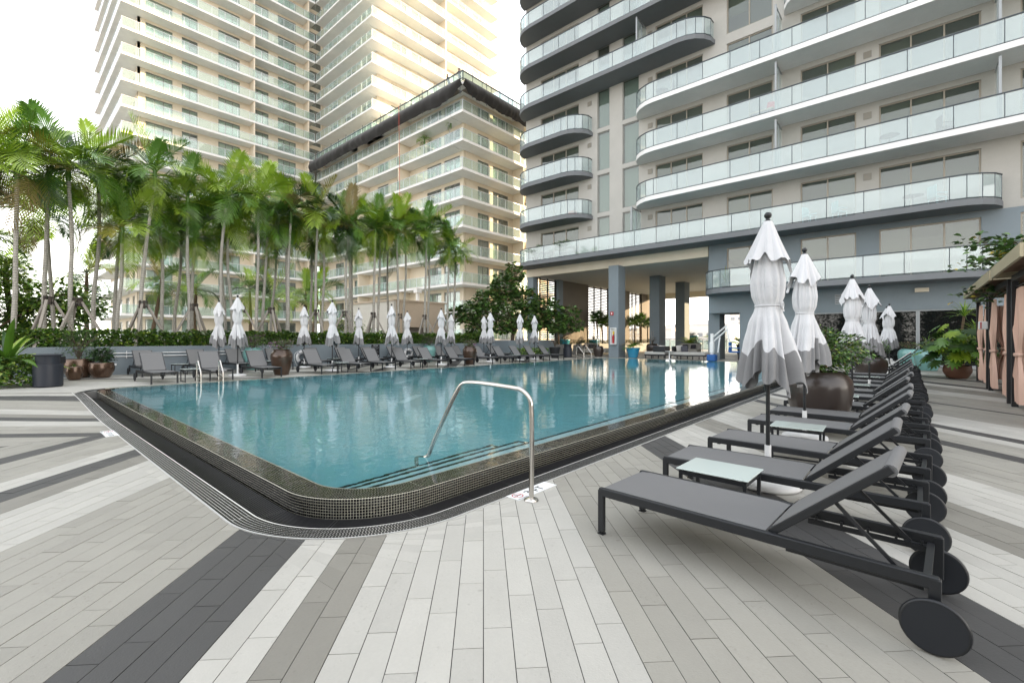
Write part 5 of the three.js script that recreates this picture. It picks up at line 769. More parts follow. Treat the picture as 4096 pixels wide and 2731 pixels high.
// ---------------------------------------------------------------- hotel on the right, standing on columns over the terrace
const hotel = thing('hotel_building', 'grey and beige hotel with curved glass balconies standing on columns over the terrace', 'building', 0, 0, 0);
{
  const FA = 31.4, OUT = 1.8, F0 = 7.72, FH = 3.32, f = faceX(FA), holes = [], LM2 = 12;
  const cols = [[20.42, 24.33, 3], [10.58, 13.9, 3], [6.42, 9.07, 2], [2.34, 4.97, 2], [-2.48, 1.36, 3], [-6.6, -3.75, 2], [-11.5, -8.2, 3]], slim = [[17.61, 18.69, 1], [15.17, 16.51, 1]];
  const dress = (n) => { const d = []; for (let i = 0; i < n; i++) { const r = rnd(), s = B.shade[Math.floor(rnd() * 3)]; if (r < 0.6) d.push([s, r < 0.3 ? 1 : rr(0.2, 0.7), i, i + 1, 'roller_shade']); } return d; };
  for (let k = -1; k < 10; k++) {
    const y = F0 + FH * k + 0.3;
    for (const [b0, b1, n] of cols) { if (k === -1 && b1 > 9.5) continue; const h = [-b1, -b0, y + 0.03, y + 2.72]; holes.push(h); windowUnit(hotel, f, ...h, n, B.coated, B.bronzeFrame, dress(n)); }
    if (k >= 0) for (const [b0, b1, n] of slim) { const h = [-b1, -b0, y + 0.1, y + 3.1]; holes.push(h); windowUnit(hotel, f, ...h, n, B.coated, B.greyFrame, rnd() < 0.8 ? [[std({ color: rgb(0.62, 0.66, 0.68), roughness: 0.9 }), 1, 0, 1, 'roller_shade']] : []); }
    if (k >= 0) for (const b of [19.4, 14.3, 1.85]) { const v = onFace(hotel, 'vent', bx(0.36, 0.36, 0.03), B.greyFrame, f, -b, y + 2.35, 0.016); for (let q = 0; q < 5; q++) part(v, 'slat', bx(0.32, 0.03, 0.03), B.bronzeFrame, 0, -0.14 + q * 0.07, 0.02); }
  }
  const up = holes.filter((h) => h[2] > 7), lowHoles = holes.filter((h) => h[2] < 7);
  wallWithHoles(hotel, f, -26, 40, 7.7, 46, up, B.greyWall);
  wallWithHoles(hotel, f, -10.2, 40, 3.25, 7.7, lowHoles, B.blueWall, 0.252);
  const doors = [-4.4, 12, 0.16, 3.05]; wallWithHoles(hotel, f, -8.3, 40, 0.02, 3.25, [doors], B.blueWall, 0.254);
  for (let i = 0; i < 7; i++) { const u0 = -4.4 + i * 2.3, u1 = Math.min(12, u0 + 2.3); windowUnit(hotel, f, u0 + 0.005, u1 - 0.005, 0.16, 3.05, 1, B.dark, B.mullion, []); }
  part(hotel, 'core', bx(20, 38.6, 65.6, 42.8, 26.8, -(-6.9)), M.interior); part(hotel, 'core', bx(20, 7.0, 47, 42.9, 3.5, 16), M.interior);
  // terrace soffit, beams and columns
  part(hotel, 'soffit', metres(bx(22.1, 0.25, 15.6, 42.73, 7.17, -18.1)), B.soffit);
  part(hotel, 'front_beam', metres(bx(0.26, 0.66, 15.7, FA + 0.13, 7.365, -18.1)), B.beam); part(hotel, 'back_beam', metres(bx(0.3, 0.9, 15.6, 54, 6.85, -18.1)), B.beam);
  for (const [a, b, w, d] of [[31.25, 16.9, 1.1, 0.82], [38.6, 16.9, 1.3, 0.9], [44.4, 16.9, 1.3, 0.9], [33.1, 10.22, 1.2, 0.75], [31.85, 25.6, 0.7, 0.7]]) part(hotel, 'column', metres(rbx(w, 7.04, d, 0.01, a, 3.55, -b)), B.blueWall);
  part(hotel, 'return_wall', metres(bx(19.6, 7.0, 0.2, 43.5, 3.55, -9.9 + 2.0)), B.blueWall); part(hotel, 'lintel', metres(bx(2.6, 0.9, 2.2, 33.0, 3.7, -9.2)), B.soffit);
  // left side of the terrace: walls and slatted screens
  part(hotel, 'side_wall', metres(join([bx(4.7, 7.0, 0.3, 37.65, 3.55, -25.0), bx(4.6, 7.0, 0.3, 46.7, 3.55, -25.0), bx(2.2, 7.0, 0.3, 53.3, 3.55, -25.0)])), B.brown);
  part(hotel, 'pilaster', metres(rbx(0.7, 7.0, 0.5, 0.01, 34.95, 3.55, -24.95)), B.blueWall);
  const slat = std({ color: rgb(0.025, 0.022, 0.02), roughness: 0.6 });
  for (const [a0, a1] of [[32.2, 34.6], [40.0, 44.35], [49.0, 52.2]]) for (let y = 0.9; y < 7; y += 0.165) part(hotel, 'slat', keep('slat' + a0, () => bx(a1 - a0, 0.1, 0.1)), slat, (a0 + a1) / 2, y, -25);
  part(hotel, 'screen_posts', join([32.25, 33.4, 34.55, 40.05, 41.5, 42.9, 44.3, 49.05, 50.1, 51.1, 52.15].map((a) => bx(0.07, 6.3, 0.12, a, 3.9, -25.1))), slat);
  part(hotel, 'end_wall', metres(bx(21.6, 38.3, 0.3, 42.4, 26.85, -25.85)), B.greyWall);
  // balconies
  function balcony(k, bL, bR, roundL, roundR, mat, dividers = []) {
    const y = F0 + FH * k, pts = [], RX = 1.9, ell = (b, dir, n = 5) => Array.from({ length: n + 1 }, (_, i) => { const th = Math.PI / 2 * i / n; return [FA - OUT * Math.sin(th), b + dir * RX * (1 - Math.cos(th))]; });
    const outline = (inset) => { const o = []; const L = roundL ? ell(bL, -1) : [[FA, bL], [FA - OUT, bL]], Rr = (roundR ? ell(bR, 1) : [[FA, bR], [FA - OUT, bR]]).reverse(); for (const p of [...L, ...Rr]) o.push([FA - Math.max(0, FA - p[0]) * (1 - inset / OUT), Math.min(bL - inset, Math.max(bR + inset, p[1]))]); return o; };
    const sh = new THREE.Shape(outline(0).map((p) => new THREE.Vector2(...p)));
    const s = part(hotel, 'balcony', metres(new THREE.ExtrudeGeometry(sh, { depth: 0.28, bevelEnabled: true, bevelSize: 0.008, bevelThickness: 0.008, bevelSegments: 1 }).rotateX(-Math.PI / 2).translate(0, y + 0.008, 0)), mat);
    const o = outline(0.1), run = []; // cut the long straight into panels
    for (let i = 0; i + 1 < o.length; i++) { const [p, q] = [o[i], o[i + 1]], l = Math.hypot(q[0] - p[0], q[1] - p[1]); if (l < 0.05) continue; const n = Math.max(1, Math.round(l / 1.62)); for (let j = 0; j < n; j++) run.push([[lerp(p[0], q[0], j / n), lerp(p[1], q[1], j / n)], [lerp(p[0], q[0], (j + 1) / n), lerp(p[1], q[1], (j + 1) / n)]]); }
    const cap = [], foot = [], posts = [], H = 1.16, Y = y + 0.3;
    for (const [p, q] of run) {
      const l = Math.hypot(q[0] - p[0], q[1] - p[1]); if (l < 0.12) { continue; }
      const th = Math.atan2(q[1] - p[1], q[0] - p[0]), g = keep(`hb${l.toFixed(3)}`, () => bx(l - 0.03, H - 0.14, 0.014));
      part(s, 'glass_panel', g, B.frostGlass, (p[0] + q[0]) / 2, Y + H / 2 + 0.02, -(p[1] + q[1]) / 2, th);
      cap.push(bar(V3(p[0], Y + H, -p[1]), V3(q[0], Y + H, -q[1]), 0.06, 0.05)); foot.push(bar(V3(p[0], Y + 0.06, -p[1]), V3(q[0], Y + 0.06, -q[1]), 0.03, 0.04)); posts.push(bx(0.03, H, 0.03, p[0], Y + H / 2, -p[1]));
    }
    part(s, 'handrail', join(cap), M.darkRail); part(s, 'bottom_rail', join(foot), M.darkRail); part(s, 'posts', join(posts), M.darkRail).userData.kind = 'stuff';
    for (const b of dividers) { const d = part(s, 'divider', join([bx(0.08, 2.9, 0.1, FA - 1.55, Y + 1.46, -b), bx(0.06, 2.9, 0.06, FA - 0.8, Y + 1.46, -b), bx(1.5, 0.07, 0.06, FA - 0.8, Y + 2.85, -b)]), B.mullion); part(d, 'divider_pane', bx(1.45, 2.7, 0.02, FA - 0.8, Y + 1.4, -b), B.frostGlass); }
  }
  balcony(-1, 10.3, -3.2, 1, 1, B.darkSlab);
  balcony(0, 26.2, -3.2, 1, 1, B.darkSlab, [15.0]);
  for (const k of [1, 2, 3]) { balcony(k, 26.2, 19.1, 1, 1, B.darkSlab); balcony(k, 15.2, -13, 1, 0, B.whiteSlab, [5.95, -2.95]); }
  balcony(4, 26.2, 9.8, 1, 1, B.darkSlab, [14.6]); balcony(4, 5.8, -13, 1, 0, B.whiteSlab, [-2.95]);
  for (const k of [5, 6, 7]) { balcony(k, 26.2, 8 - k * 0.2, 1, 1, B.darkSlab, [14.6]); balcony(k, 4.5, -13, 1, 0, B.whiteSlab, [-2.95]); }
  // what is fixed to the walls
  const li = onFace(hotel, 'wall_lamp', rbx(0.55, 0.2, 0.16, 0.01), B.beam, f, 0.35, 4.05, 0.09); const gr = onFace(hotel, 'wall_grille', bx(1.4, 0.55, 0.04), B.mullion, f, -2.6, 3.78, 0.022); for (let q = 0; q < 5; q++) part(gr, 'slat', bx(1.34, 0.03, 0.05), M.darkRail, 0, -0.2 + q * 0.1, 0.02);
}
// fire safety boxes
const red = std({ color: rgb(0.45, 0.02, 0.025), roughness: 0.4 });
{
  const x = thing('extinguisher_cabinet', 'white wall cabinet with a red fire extinguisher on the front column', 'cabinet', 30.7, 1.75, 16.85, -Math.PI / 2);
  part(x, 'box', join([rbx(0.46, 0.06, 0.2, 0.01, 0, 0.6, 0.1), rbx(0.46, 0.06, 0.2, 0.01, 0, -0.6, 0.1), rbx(0.06, 1.14, 0.2, 0.01, -0.2, 0, 0.1), rbx(0.06, 1.14, 0.2, 0.01, 0.2, 0, 0.1), bx(0.36, 1.16, 0.02, 0, 0, 0.015)]), M.white);
  part(x, 'extinguisher', join([cyl(0.085, 0.085, 0.55, 0, -0.52, 0.1, 20), cyl(0.04, 0.02, 0.12, 0, 0.03, 0.1)]), red); part(x, 'tag', rbx(0.14, 0.24, 0.03, 0.01, 0.03, 0.25, 0.12), std({ color: rgb(0.75, 0.55, 0.05), roughness: 0.6 })); part(x, 'hose', tube([V3(0, 0.13, 0.1), V3(0.12, 0.1, 0.14), V3(0.11, -0.4, 0.14)], 0.014, 12, 6), M.black);
  const alarm = (label, a, b, y, s) => { const t = thing('fire_alarm', label, 'fire alarm', a, y, b, -Math.PI / 2); part(t, 'case', rbx(0.24 * s, 0.26 * s, 0.06, 0.01, 0, 0, 0.03), red); part(t, 'strobe', rbx(0.08 * s, 0.14 * s, 0.05, 0.01, 0, 0, 0.07), M.white); };
  alarm('small red fire alarm high on the front column', 30.7, 17.0, 3.45, 1); alarm('small red fire alarm on the wall behind the second umbrella', 31.4, 6.2, 3.2, 1);
}
// ---------------------------------------------------------------- cabanas with pink curtains
{
  const pink = phys({ color: rgb(0.64, 0.43, 0.34), roughness: 0.9, sheen: 0.4, side: THREE.DoubleSide }), wood = std({ color: rgb(0.2, 0.12, 0.075), roughness: 0.7, map: woodTone }), fascia = stucco(rgb(0.42, 0.37, 0.25));
  const curtain = (() => { const nu = 64, nv = 34, pos = [], uv = [], idx = []; for (let j = 0; j <= nv; j++) for (let i = 0; i <= nu; i++) { const u = i / nu * 2 - 1, v = j / nv, waist = Math.exp(-(((v - 0.58) / 0.15) ** 2)), hw = lerp(0.36, 0.4, v) * (1 - 0.6 * waist), fold = 0.045 * (1 - 0.35 * waist) * Math.sin(u * 17 + 1.2 * Math.sin(v * 3)) + 0.02 * Math.sin(u * 31); pos.push(u * hw, 2.55 * (1 - v), fold * (0.4 + 0.6 * Math.min(1, v * 3))); uv.push(i / nu, v); } for (let j = 0; j < nv; j++) for (let i = 0; i < nu; i++) { const k = j * (nu + 1) + i; idx.push(k, k + nu + 1, k + 1, k + 1, k + nu + 1, k + nu + 2); } const g = new THREE.BufferGeometry(); g.setAttribute('position', new THREE.Float32BufferAttribute(pos, 3)); g.setAttribute('uv', new THREE.Float32BufferAttribute(uv, 2)); g.setIndex(idx); g.computeVertexNormals(); return g; })();
  [[11.8, 15.45, 'nearest cabana with pink curtains and black posts at the right edge'], [16.0, 19.7, 'middle cabana with pink curtains and black posts'], [20.1, 23.1, 'farthest cabana with pink curtains, beside the monstera']].forEach(([a0, a1, label]) => {
    const t = thing('cabana', label, 'cabana', a0, deckY(a0, -2), -1.75, 0, 'cabanas along the right side'), w = a1 - a0, H = 2.95;
    for (const x of [0.06, w - 0.06]) for (const z of [0, 2.6]) part(t, 'post', rbx(0.11, H, 0.11, 0.006, x, H / 2, z), M.black);
    part(t, 'roof', metres(bx(w + 0.2, 0.1, 3.1, w / 2, H + 0.2, 1.25)), wood);
    part(t, 'fascia', metres(join([bx(w + 0.24, 0.24, 0.05, w / 2, H + 0.14, -0.34), bx(0.05, 0.24, 3.1, -0.1, H + 0.14, 1.25), bx(0.05, 0.24, 3.1, w + 0.1, H + 0.14, 1.25)])), fascia);
    part(t, 'curtain_rod', join([new THREE.CylinderGeometry(0.015, 0.015, w - 0.2, 8).rotateZ(Math.PI / 2).translate(w / 2, H - 0.22, 0.02), bx(w, 0.14, 0.1, w / 2, H - 0.03, 0)]), M.black);
    for (const x of [0.5, w - 0.5]) { const c = part(t, 'curtain', curtain, pink, x, 0.13, 0.02); c.scale.x = 1.15; part(c, 'tieback', new THREE.TorusGeometry(0.16, 0.03, 6, 24).rotateX(Math.PI / 2).scale(1, 1.4, 0.5), pink, 0, 1.07, 0); }
    for (const z of [0.7, 2.0]) { const c = part(t, 'curtain', curtain, pink, w - 0.1, 0.13, z, Math.PI / 2); part(c, 'tieback', new THREE.TorusGeometry(0.16, 0.03, 6, 24).rotateX(Math.PI / 2).scale(1, 1.4, 0.5), pink, 0, 1.07, 0); }
    part(t, 'back_wall', metres(bx(w, H, 0.06, w / 2, H / 2, 2.72)), wood);
    const d = part(t, 'daybed', rbx(w - 0.7, 0.4, 1.5, 0.05, w / 2, 0.3, 1.7), M.sling);
  });
  const s = thing('cabana_speaker', 'small white box fixed to the post of the farthest cabana', 'speaker', 20.05, 1.95 + deckY(20, -1.7), -1.62); part(s, 'case', rbx(0.16, 0.24, 0.2, 0.02), M.white); part(s, 'stripe', bx(0.165, 0.2, 0.03, 0, 0, -0.05), red);
}
// ---------------------------------------------------------------- litter bins
function bin(label, a, b, s = 1) {
  const t = thing('litter_bin', label, 'litter bin', a, 0.15, b, 0.4), m = std({ color: rgb(0.018, 0.022, 0.032), roughness: 0.45 }); t.scale.setScalar(s);
  part(t, 'drum', lathe([[0.001, 0.02], [0.3, 0], [0.305, 0.03], [0.32, 0.04], [0.325, 0.64], [0.32, 0.65], [0.3, 0.655], [0.001, 0.655]], 48), m);
  part(t, 'hood', lathe([[0.27, 0.655], [0.27, 0.9], [0.32, 0.915], [0.325, 0.94], [0.3, 0.955], [0.05, 0.965], [0.001, 0.965]], 48), m);
  part(t, 'rim', new THREE.TorusGeometry(0.315, 0.012, 8, 48).rotateX(Math.PI / 2).translate(0, 0.655, 0), m);
  part(t, 'mouth', join([rbx(0.3, 0.2, 0.08, 0.02, 0.14, 0.78, 0.2)]).rotateY(0.3), M.black);
}
bin('black round litter bin beside the leafy bank on the left', 1.0, 18.95); bin('black round litter bin by the far corner of the pool', 28.6, 19.6, 1.05); bin('dark litter bin behind the pool lift seat', 33.5, 8.6, 1.1);
// ---------------------------------------------------------------- life rings and the rules sign on the planter wall
function lifeRing(label, a) {
  const t = thing('life_ring', label, 'life ring', a, 0.62, 23.25, 0, 'life rings on the planter wall'); part(t, 'ring', new THREE.TorusGeometry(0.27, 0.085, 14, 48).scale(1, 1, 0.7), M.white);
  for (let k = 0; k < 4; k++) part(t, 'band', new THREE.TorusGeometry(0.088, 0.012, 6, 20).scale(1, 1, 3).rotateX(Math.PI / 2).translate(0.27, 0, 0).rotateZ(k * Math.PI / 2 + 0.8), std({ color: rgb(0.4, 0.42, 0.46), roughness: 0.8 }));
  part(t, 'rope', tube([V3(-0.1, 0.38, 0.02), V3(-0.4, 0.2, 0.03), V3(-0.42, -0.1, 0.02), V3(-0.3, -0.45, 0.03)], 0.012, 20, 6), M.white);
}
lifeRing('white life ring, left one on the planter wall', 10.3); lifeRing('white life ring, right one on the planter wall', 16.75);
{
  const tx = plaque(0.5, 0.72, (x, w, h) => { x.fillStyle = '#0b0d12'; x.fillRect(0, 0, w, h); x.fillStyle = '#e9ecee'; x.textAlign = 'center'; x.font = `bold ${h * 0.075}px sans-serif`; x.fillText('POOL RULES', w / 2, h * 0.085); x.textAlign = 'left'; x.fillStyle = '#b9bdc2'; for (const [y, l] of [[0.15, 0.82], [0.19, 0.55], [0.26, 0.86], [0.3, 0.7], [0.36, 0.3], [0.42, 0.5], [0.48, 0.62], [0.54, 0.7], [0.6, 0.78], [0.67, 0.6], [0.71, 0.5]]) for (let q = 0.06; q < 0.06 + l; q += 0.055) x.fillRect(w * q, h * y, w * (0.02 + 0.025 * ((q * 97) % 1)), h * 0.014); x.fillStyle = '#e9ecee'; x.font = `bold ${h * 0.13}px sans-serif`; x.textAlign = 'center'; x.fillText('NO DIVING', w / 2, h * 0.94, w * 0.92); });
  const t = thing('pool_rules_sign', 'black sign headed POOL RULES on the planter wall', 'sign', 14.5, 0.85, 23.31); part(t, 'board', bx(0.52, 0.74, 0.02, 0, 0, 0), M.black); part(t, 'lettering', new THREE.PlaneGeometry(0.5, 0.72), std({ map: tx, roughness: 0.6 }), 0, 0, 0.013);
}
// ---------------------------------------------------------------- pool lift
{
  const t = thing('pool_lift', 'white and blue pool lift with a hanging blue seat at the far end', 'pool lift', 29.3, 0.15, 9.4), blue = std({ color: rgb(0.01, 0.09, 0.3), roughness: 0.5 });
  part(t, 'base', rbx(0.55, 0.42, 0.5, 0.06, 0.25, 0.22, 0), blue); part(t, 'mast', join([rbx(0.16, 1.35, 0.16, 0.02, 0.25, 1.05, 0), rbx(0.24, 0.7, 0.24, 0.03, 0.25, 0.85, 0)]), M.white);
  const top = V3(0.25, 1.5, 0.05), tip = V3(-0.05, 2.2, 0.95); // the arm reaches towards the near side
  part(t, 'arm', join([bar(top, tip, 0.09, 0.07), bar(V3(0.25, 1.25, 0.12), V3(-0.05, 1.95, 0.95), 0.08, 0.07), bar(tip, V3(-0.05, 1.9, 0.96), 0.1, 0.1)]), M.white); part(t, 'actuator', bar(V3(0.25, 0.55, 0.35), V3(0.14, 1.5, 0.5), 0.07), M.white);
  part(t, 'hanger', bar(tip, V3(-0.08, 1.0, 1.15), 0.09, 0.07), M.white);
  const s = part(t, 'seat', join([rbx(0.5, 0.09, 0.5, 0.03, -0.1, 0.62, 1.4), rbx(0.5, 0.6, 0.08, 0.03, -0.1, 0.9, 1.16), rbx(0.06, 0.06, 0.5, 0.02, -0.35, 0.85, 1.4), rbx(0.06, 0.06, 0.5, 0.02, 0.15, 0.85, 1.4)]), blue); part(s, 'foot_rest', join([bar(V3(-0.1, 0.6, 1.55), V3(-0.1, 0.15, 1.7), 0.04), bx(0.4, 0.04, 0.22, -0.1, 0.14, 1.75)]), M.black); part(s, 'belt', rbx(0.54, 0.05, 0.12, 0.01, -0.1, 0.95, 1.2), M.white);
}
// ---------------------------------------------------------------- lounge furniture under the terrace
const cushion = std({ color: rgb(0.42, 0.41, 0.38), roughness: 0.95, bumpMap: rep(clothBump, 1), bumpScale: 0.01 }), darkCushion = std({ color: rgb(0.055, 0.055, 0.065), roughness: 0.95 });
function pillow(t, x, y, z, turn, m = darkCushion) { const g = rbx(0.46, 0.46, 0.16, 0.075, 0, 0, 0, 4); const o = part(t, 'pillow', g, m, x, y, z); o.rotation.set(-0.4, turn, 0.1, 'YXZ'); }
function daybed(label, a, b, turn, len) {
  const t = thing('daybed', label, 'daybed', a, 0.15, b, turn); part(t, 'frame', join([rbx(len, 0.07, 1.35, 0.01, 0, 0.26, 0)]), M.frame); for (const x of [-len / 2 + 0.08, -len / 6, len / 6, len / 2 - 0.08]) for (const z of [-0.6, 0.6]) part(t, 'leg', bx(0.05, 0.24, 0.05, x, 0.12, z), M.frame);
  part(t, 'mattress', rbx(len - 0.02, 0.2, 1.32, 0.05, 0, 0.4, 0, 3), cushion); part(t, 'back_panel', join([rbx(0.8, 0.4, 0.06, 0.01, -len / 2 + 0.45, 0.68, -0.62), rbx(0.06, 0.4, 0.9, 0.01, -len / 2 + 0.05, 0.68, -0.2)]), M.frame); pillow(t, -len / 2 + 0.35, 0.72, -0.35, 0.5, cushion); pillow(t, -len / 2 + 0.75, 0.7, -0.2, 0.3); return t;
}
daybed('low grey daybed with pillows at the far end of the pool, right one', 31.3, 11.4, -Math.PI / 2 + Math.PI, 2.4).rotation.y = -Math.PI / 2; daybed('low grey daybed with pillows at the far end of the pool, left one', 31.2, 13.6, Math.PI / 2, 1.5);
{
  const t = thing('pedestal_table', 'small white pedestal table between the daybeds', 'table', 30.6, 0.15, 12.55); part(t, 'top', cyl(0.28, 0.28, 0.03, 0, 0.52, 0, 28), M.white); part(t, 'stem', cyl(0.04, 0.04, 0.52), M.white); part(t, 'foot', cyl(0.26, 0.24, 0.02, 0, 0, 0, 28), M.white);
  const s = thing('sofa', 'grey corner sofa with dark pillows under the terrace', 'sofa', 37.0, 0.15, 22.2); part(s, 'seat', rbx(3.6, 0.35, 0.9, 0.06, 0, 0.33, 0), cushion); part(s, 'backrest', rbx(3.6, 0.75, 0.2, 0.06, 0, 0.62, -0.5), stucco(rgb(0.33, 0.32, 0.3))); part(s, 'side_seat', rbx(0.9, 0.35, 1.6, 0.06, -1.35, 0.33, 1.2), cushion); for (const [x, q] of [[-1.3, 0.2], [-0.4, -0.1], [0.1, 0.1], [0.9, 0.3]]) pillow(s, x, 0.68, -0.25, q);
  const u = thing('sofa', 'small grey sofa with dark pillows behind the second column', 'sofa', 40.6, 0.15, 14.9, -Math.PI / 2); part(u, 'seat', rbx(1.8, 0.35, 0.9, 0.06, 0, 0.33, 0), cushion); part(u, 'backrest', rbx(1.8, 0.75, 0.2, 0.06, 0, 0.62, -0.5), cushion); pillow(u, -0.4, 0.68, -0.25, 0.2); pillow(u, 0.3, 0.68, -0.25, -0.2);
  const c = thing('coffee_table', 'low white coffee table in front of the corner sofa', 'table', 39.0, 0.15, 20.6); part(c, 'top', rbx(1.0, 0.05, 0.7, 0.01, 0, 0.42, 0), M.white); for (const x of [-0.42, 0.42]) for (const z of [-0.28, 0.28]) part(c, 'leg', bx(0.05, 0.4, 0.05, x, 0.2, z), M.white);
  const g = thing('guard_rail', 'dark guard rail along the open far edge of the terrace', 'railing', 0, 0, 0); part(g, 'top_rail', join([bar(V3(54.3, 1.5, -9), V3(54.3, 1.5, -25), 0.06)]), M.darkRail); for (let b = 9.2; b < 25; b += 1.3) part(g, 'post', bx(0.05, 1.4, 0.05, 54.3, 0.8, -b), M.darkRail);
  for (let b = 9.85; b < 24.5; b += 1.3) part(g, 'glass_panel', keep('guardpane', () => bx(0.012, 1.1, 1.2)), B.railGlass, 54.3, 0.85, -b);
  const sh = thing('outdoor_shower', 'tall dark shower post near the guard rail', 'shower', 47.0, 0.15, 18.6); part(sh, 'pipe', tube([V3(0, 0, 0), V3(0, 3.4, 0), V3(0.05, 3.65, 0.1), V3(0.1, 3.65, 0.45), V3(0.1, 3.5, 0.55)], 0.04, 30, 8), M.black); part(sh, 'head', cyl(0.12, 0.05, 0.06, 0.1, 3.42, 0.56), M.black);
  const tw = thing('towel_stack', 'white towels laid over the last cabana-side lounger', 'towels', 24.65, deckY(24.5, 0.5) + 0.39, 0.8); part(tw, 'spread_towel', rbx(0.66, 0.03, 1.15, 0.012, 0, 0, -0.35), M.white); part(tw, 'back_towel', rbx(0.66, 0.03, 0.78, 0.012, 0, 0.27, 0.62).rotateX(0), M.white); for (let k = 0; k < 5; k++) part(tw, 'rolled_towel', new THREE.CylinderGeometry(0.065, 0.065, 0.5, 18).rotateZ(Math.PI / 2), M.white, 0, 0.08 + (k > 2 ? 0.1 : 0), -0.1 + (k % 3) * 0.14 + (k > 2 ? 0.07 : 0));
  tw.children[1].geometry = rbx(0.66, 0.03, 0.78, 0.012, 0, 0, 0.39).rotateX(-0.72).translate(0, 0.02, 0.17);
}
// ---------------------------------------------------------------- chairs and things on the balconies
{
  const chair = (label, a, b, y, turn, m) => { const t = thing('balcony_chair', label, 'chair', a, y, b, turn, 'chairs on the balconies'); part(t, 'seat', rbx(0.5, 0.06, 0.5, 0.02, 0, 0.42, 0), m); part(t, 'backrest', rbx(0.5, 0.6, 0.05, 0.02, 0, 0.72, -0.25), m); for (const x of [-0.22, 0.22]) for (const z of [-0.22, 0.22]) part(t, 'leg', bx(0.04, 0.42, 0.04, x, 0.2, z), m); for (const x of [-0.26, 0.26]) part(t, 'armrest', bx(0.05, 0.04, 0.5, x, 0.62, 0), m); };
  const tbl = (label, a, b, y, m) => { const t = thing('balcony_table', label, 'table', a, y, b, 0, 'tables on the balconies'); part(t, 'top', cyl(0.42, 0.42, 0.03, 0, 0.66, 0, 28), m); part(t, 'leg', join([cyl(0.03, 0.03, 0.66), bar(V3(-0.3, 0.01, 0), V3(0.3, 0.01, 0), 0.04), bar(V3(0, 0.01, -0.3), V3(0, 0.01, 0.3), 0.04)]), m); };
  const F = (k) => 7.72 + 3.32 * k + 0.305, dk = std({ color: rgb(0.06, 0.065, 0.07), roughness: 0.7 }), aq = std({ color: rgb(0.4, 0.62, 0.64), roughness: 0.7 });
  chair('dark chair on the white balcony at the upper left of the hotel', 30.6, 12.0, F(3), 0.6, dk); tbl('dark round table beside the chair on the upper white balcony', 30.4, 13.0, F(3), dk);
  chair('dark armchair on the lowest white balcony at the right', 30.5, -1.2, F(1), 0.4, dk); tbl('small table on the lowest white balcony at the right', 30.5, 0.9, F(1), dk);
  chair('aqua chair on the long grey balcony, left one', 30.5, 4.4, F(0), -0.5, aq); chair('aqua chair on the long grey balcony, right one', 30.5, 3.0, F(0), 0.7, aq); chair('pale chair on the long grey balcony near its right end', 30.5, -0.9, F(0), 0.7, aq); tbl('folding table on the long grey balcony near its right end', 30.4, 0.0, F(0), dk); tbl('low dark table on the long grey balcony above the sea grape', 30.3, 23.0, F(0), dk);
  const s = thing('balcony_bench', 'grey bench with a red cushion on an upper white balcony', 'bench', 30.5, F(2), 6.8); part(s, 'seat', rbx(0.6, 0.45, 1.3, 0.03, 0, 0.23, 0), dk); part(s, 'pad', rbx(0.58, 0.1, 1.28, 0.03, 0, 0.5, 0), std({ color: rgb(0.45, 0.36, 0.24), roughness: 0.9 })); part(s, 'red_cushion', rbx(0.16, 0.5, 0.5, 0.07, 0, 0.8, 0.35).rotateX(0.2), std({ color: rgb(0.6, 0.04, 0.05), roughness: 0.9 }));
  chair('blue chair on a lower corner balcony of the left tower', 10.4, 69.4, S0 + ST * 3 + 0.25, 0.3, std({ color: rgb(0.02, 0.16, 0.5), roughness: 0.6 }));
  const bowl = thing('balcony_bowl', 'orange bowl on the lowest small curved balcony', 'bowl', 30.3, F(1), 20.3); part(bowl, 'bowl', POT.bowl(0.36, 0.3), std({ color: rgb(0.5, 0.1, 0.03), roughness: 0.5 })); part(bowl, 'stand', cyl(0.2, 0.16, 0.02), dk);
  for (const [a, b, l] of [[30.4, 24.2, 'left'], [30.3, 21.2, 'right']]) { const t = thing('balcony_palm', `potted feathery palm behind the glass of the long grey balcony, ${l} one`, 'potted palm', a, F(0), b); part(t, 'pot', POT.cone(0.28, 0.45), dk); for (let i = 0; i < 11; i++) { const f = part(t, 'frond', fronds.out[i % 3], LM.mid, 0, 0.45, 0); f.rotation.set(rr(-0.8, -0.1), i * 2.4, 0, 'YXZ'); f.scale.setScalar(0.75); } }
  const sn = thing('balcony_plant', 'upright snake plant at the curved end of the lowest grey balcony', 'potted plant', 30.6, 7.72 - 3.32 + 0.305, 8.9); part(sn, 'pot', POT.cone(0.3, 0.4), dk); rosette(sn, 22, [blade(0.9, 0.04, 1.3, 0.02), blade(0.75, 0.04, 1.2, 0.05)], [LM.mid, LM.dark, LM.yellow], 0.38, 0.2, -0.1);
}
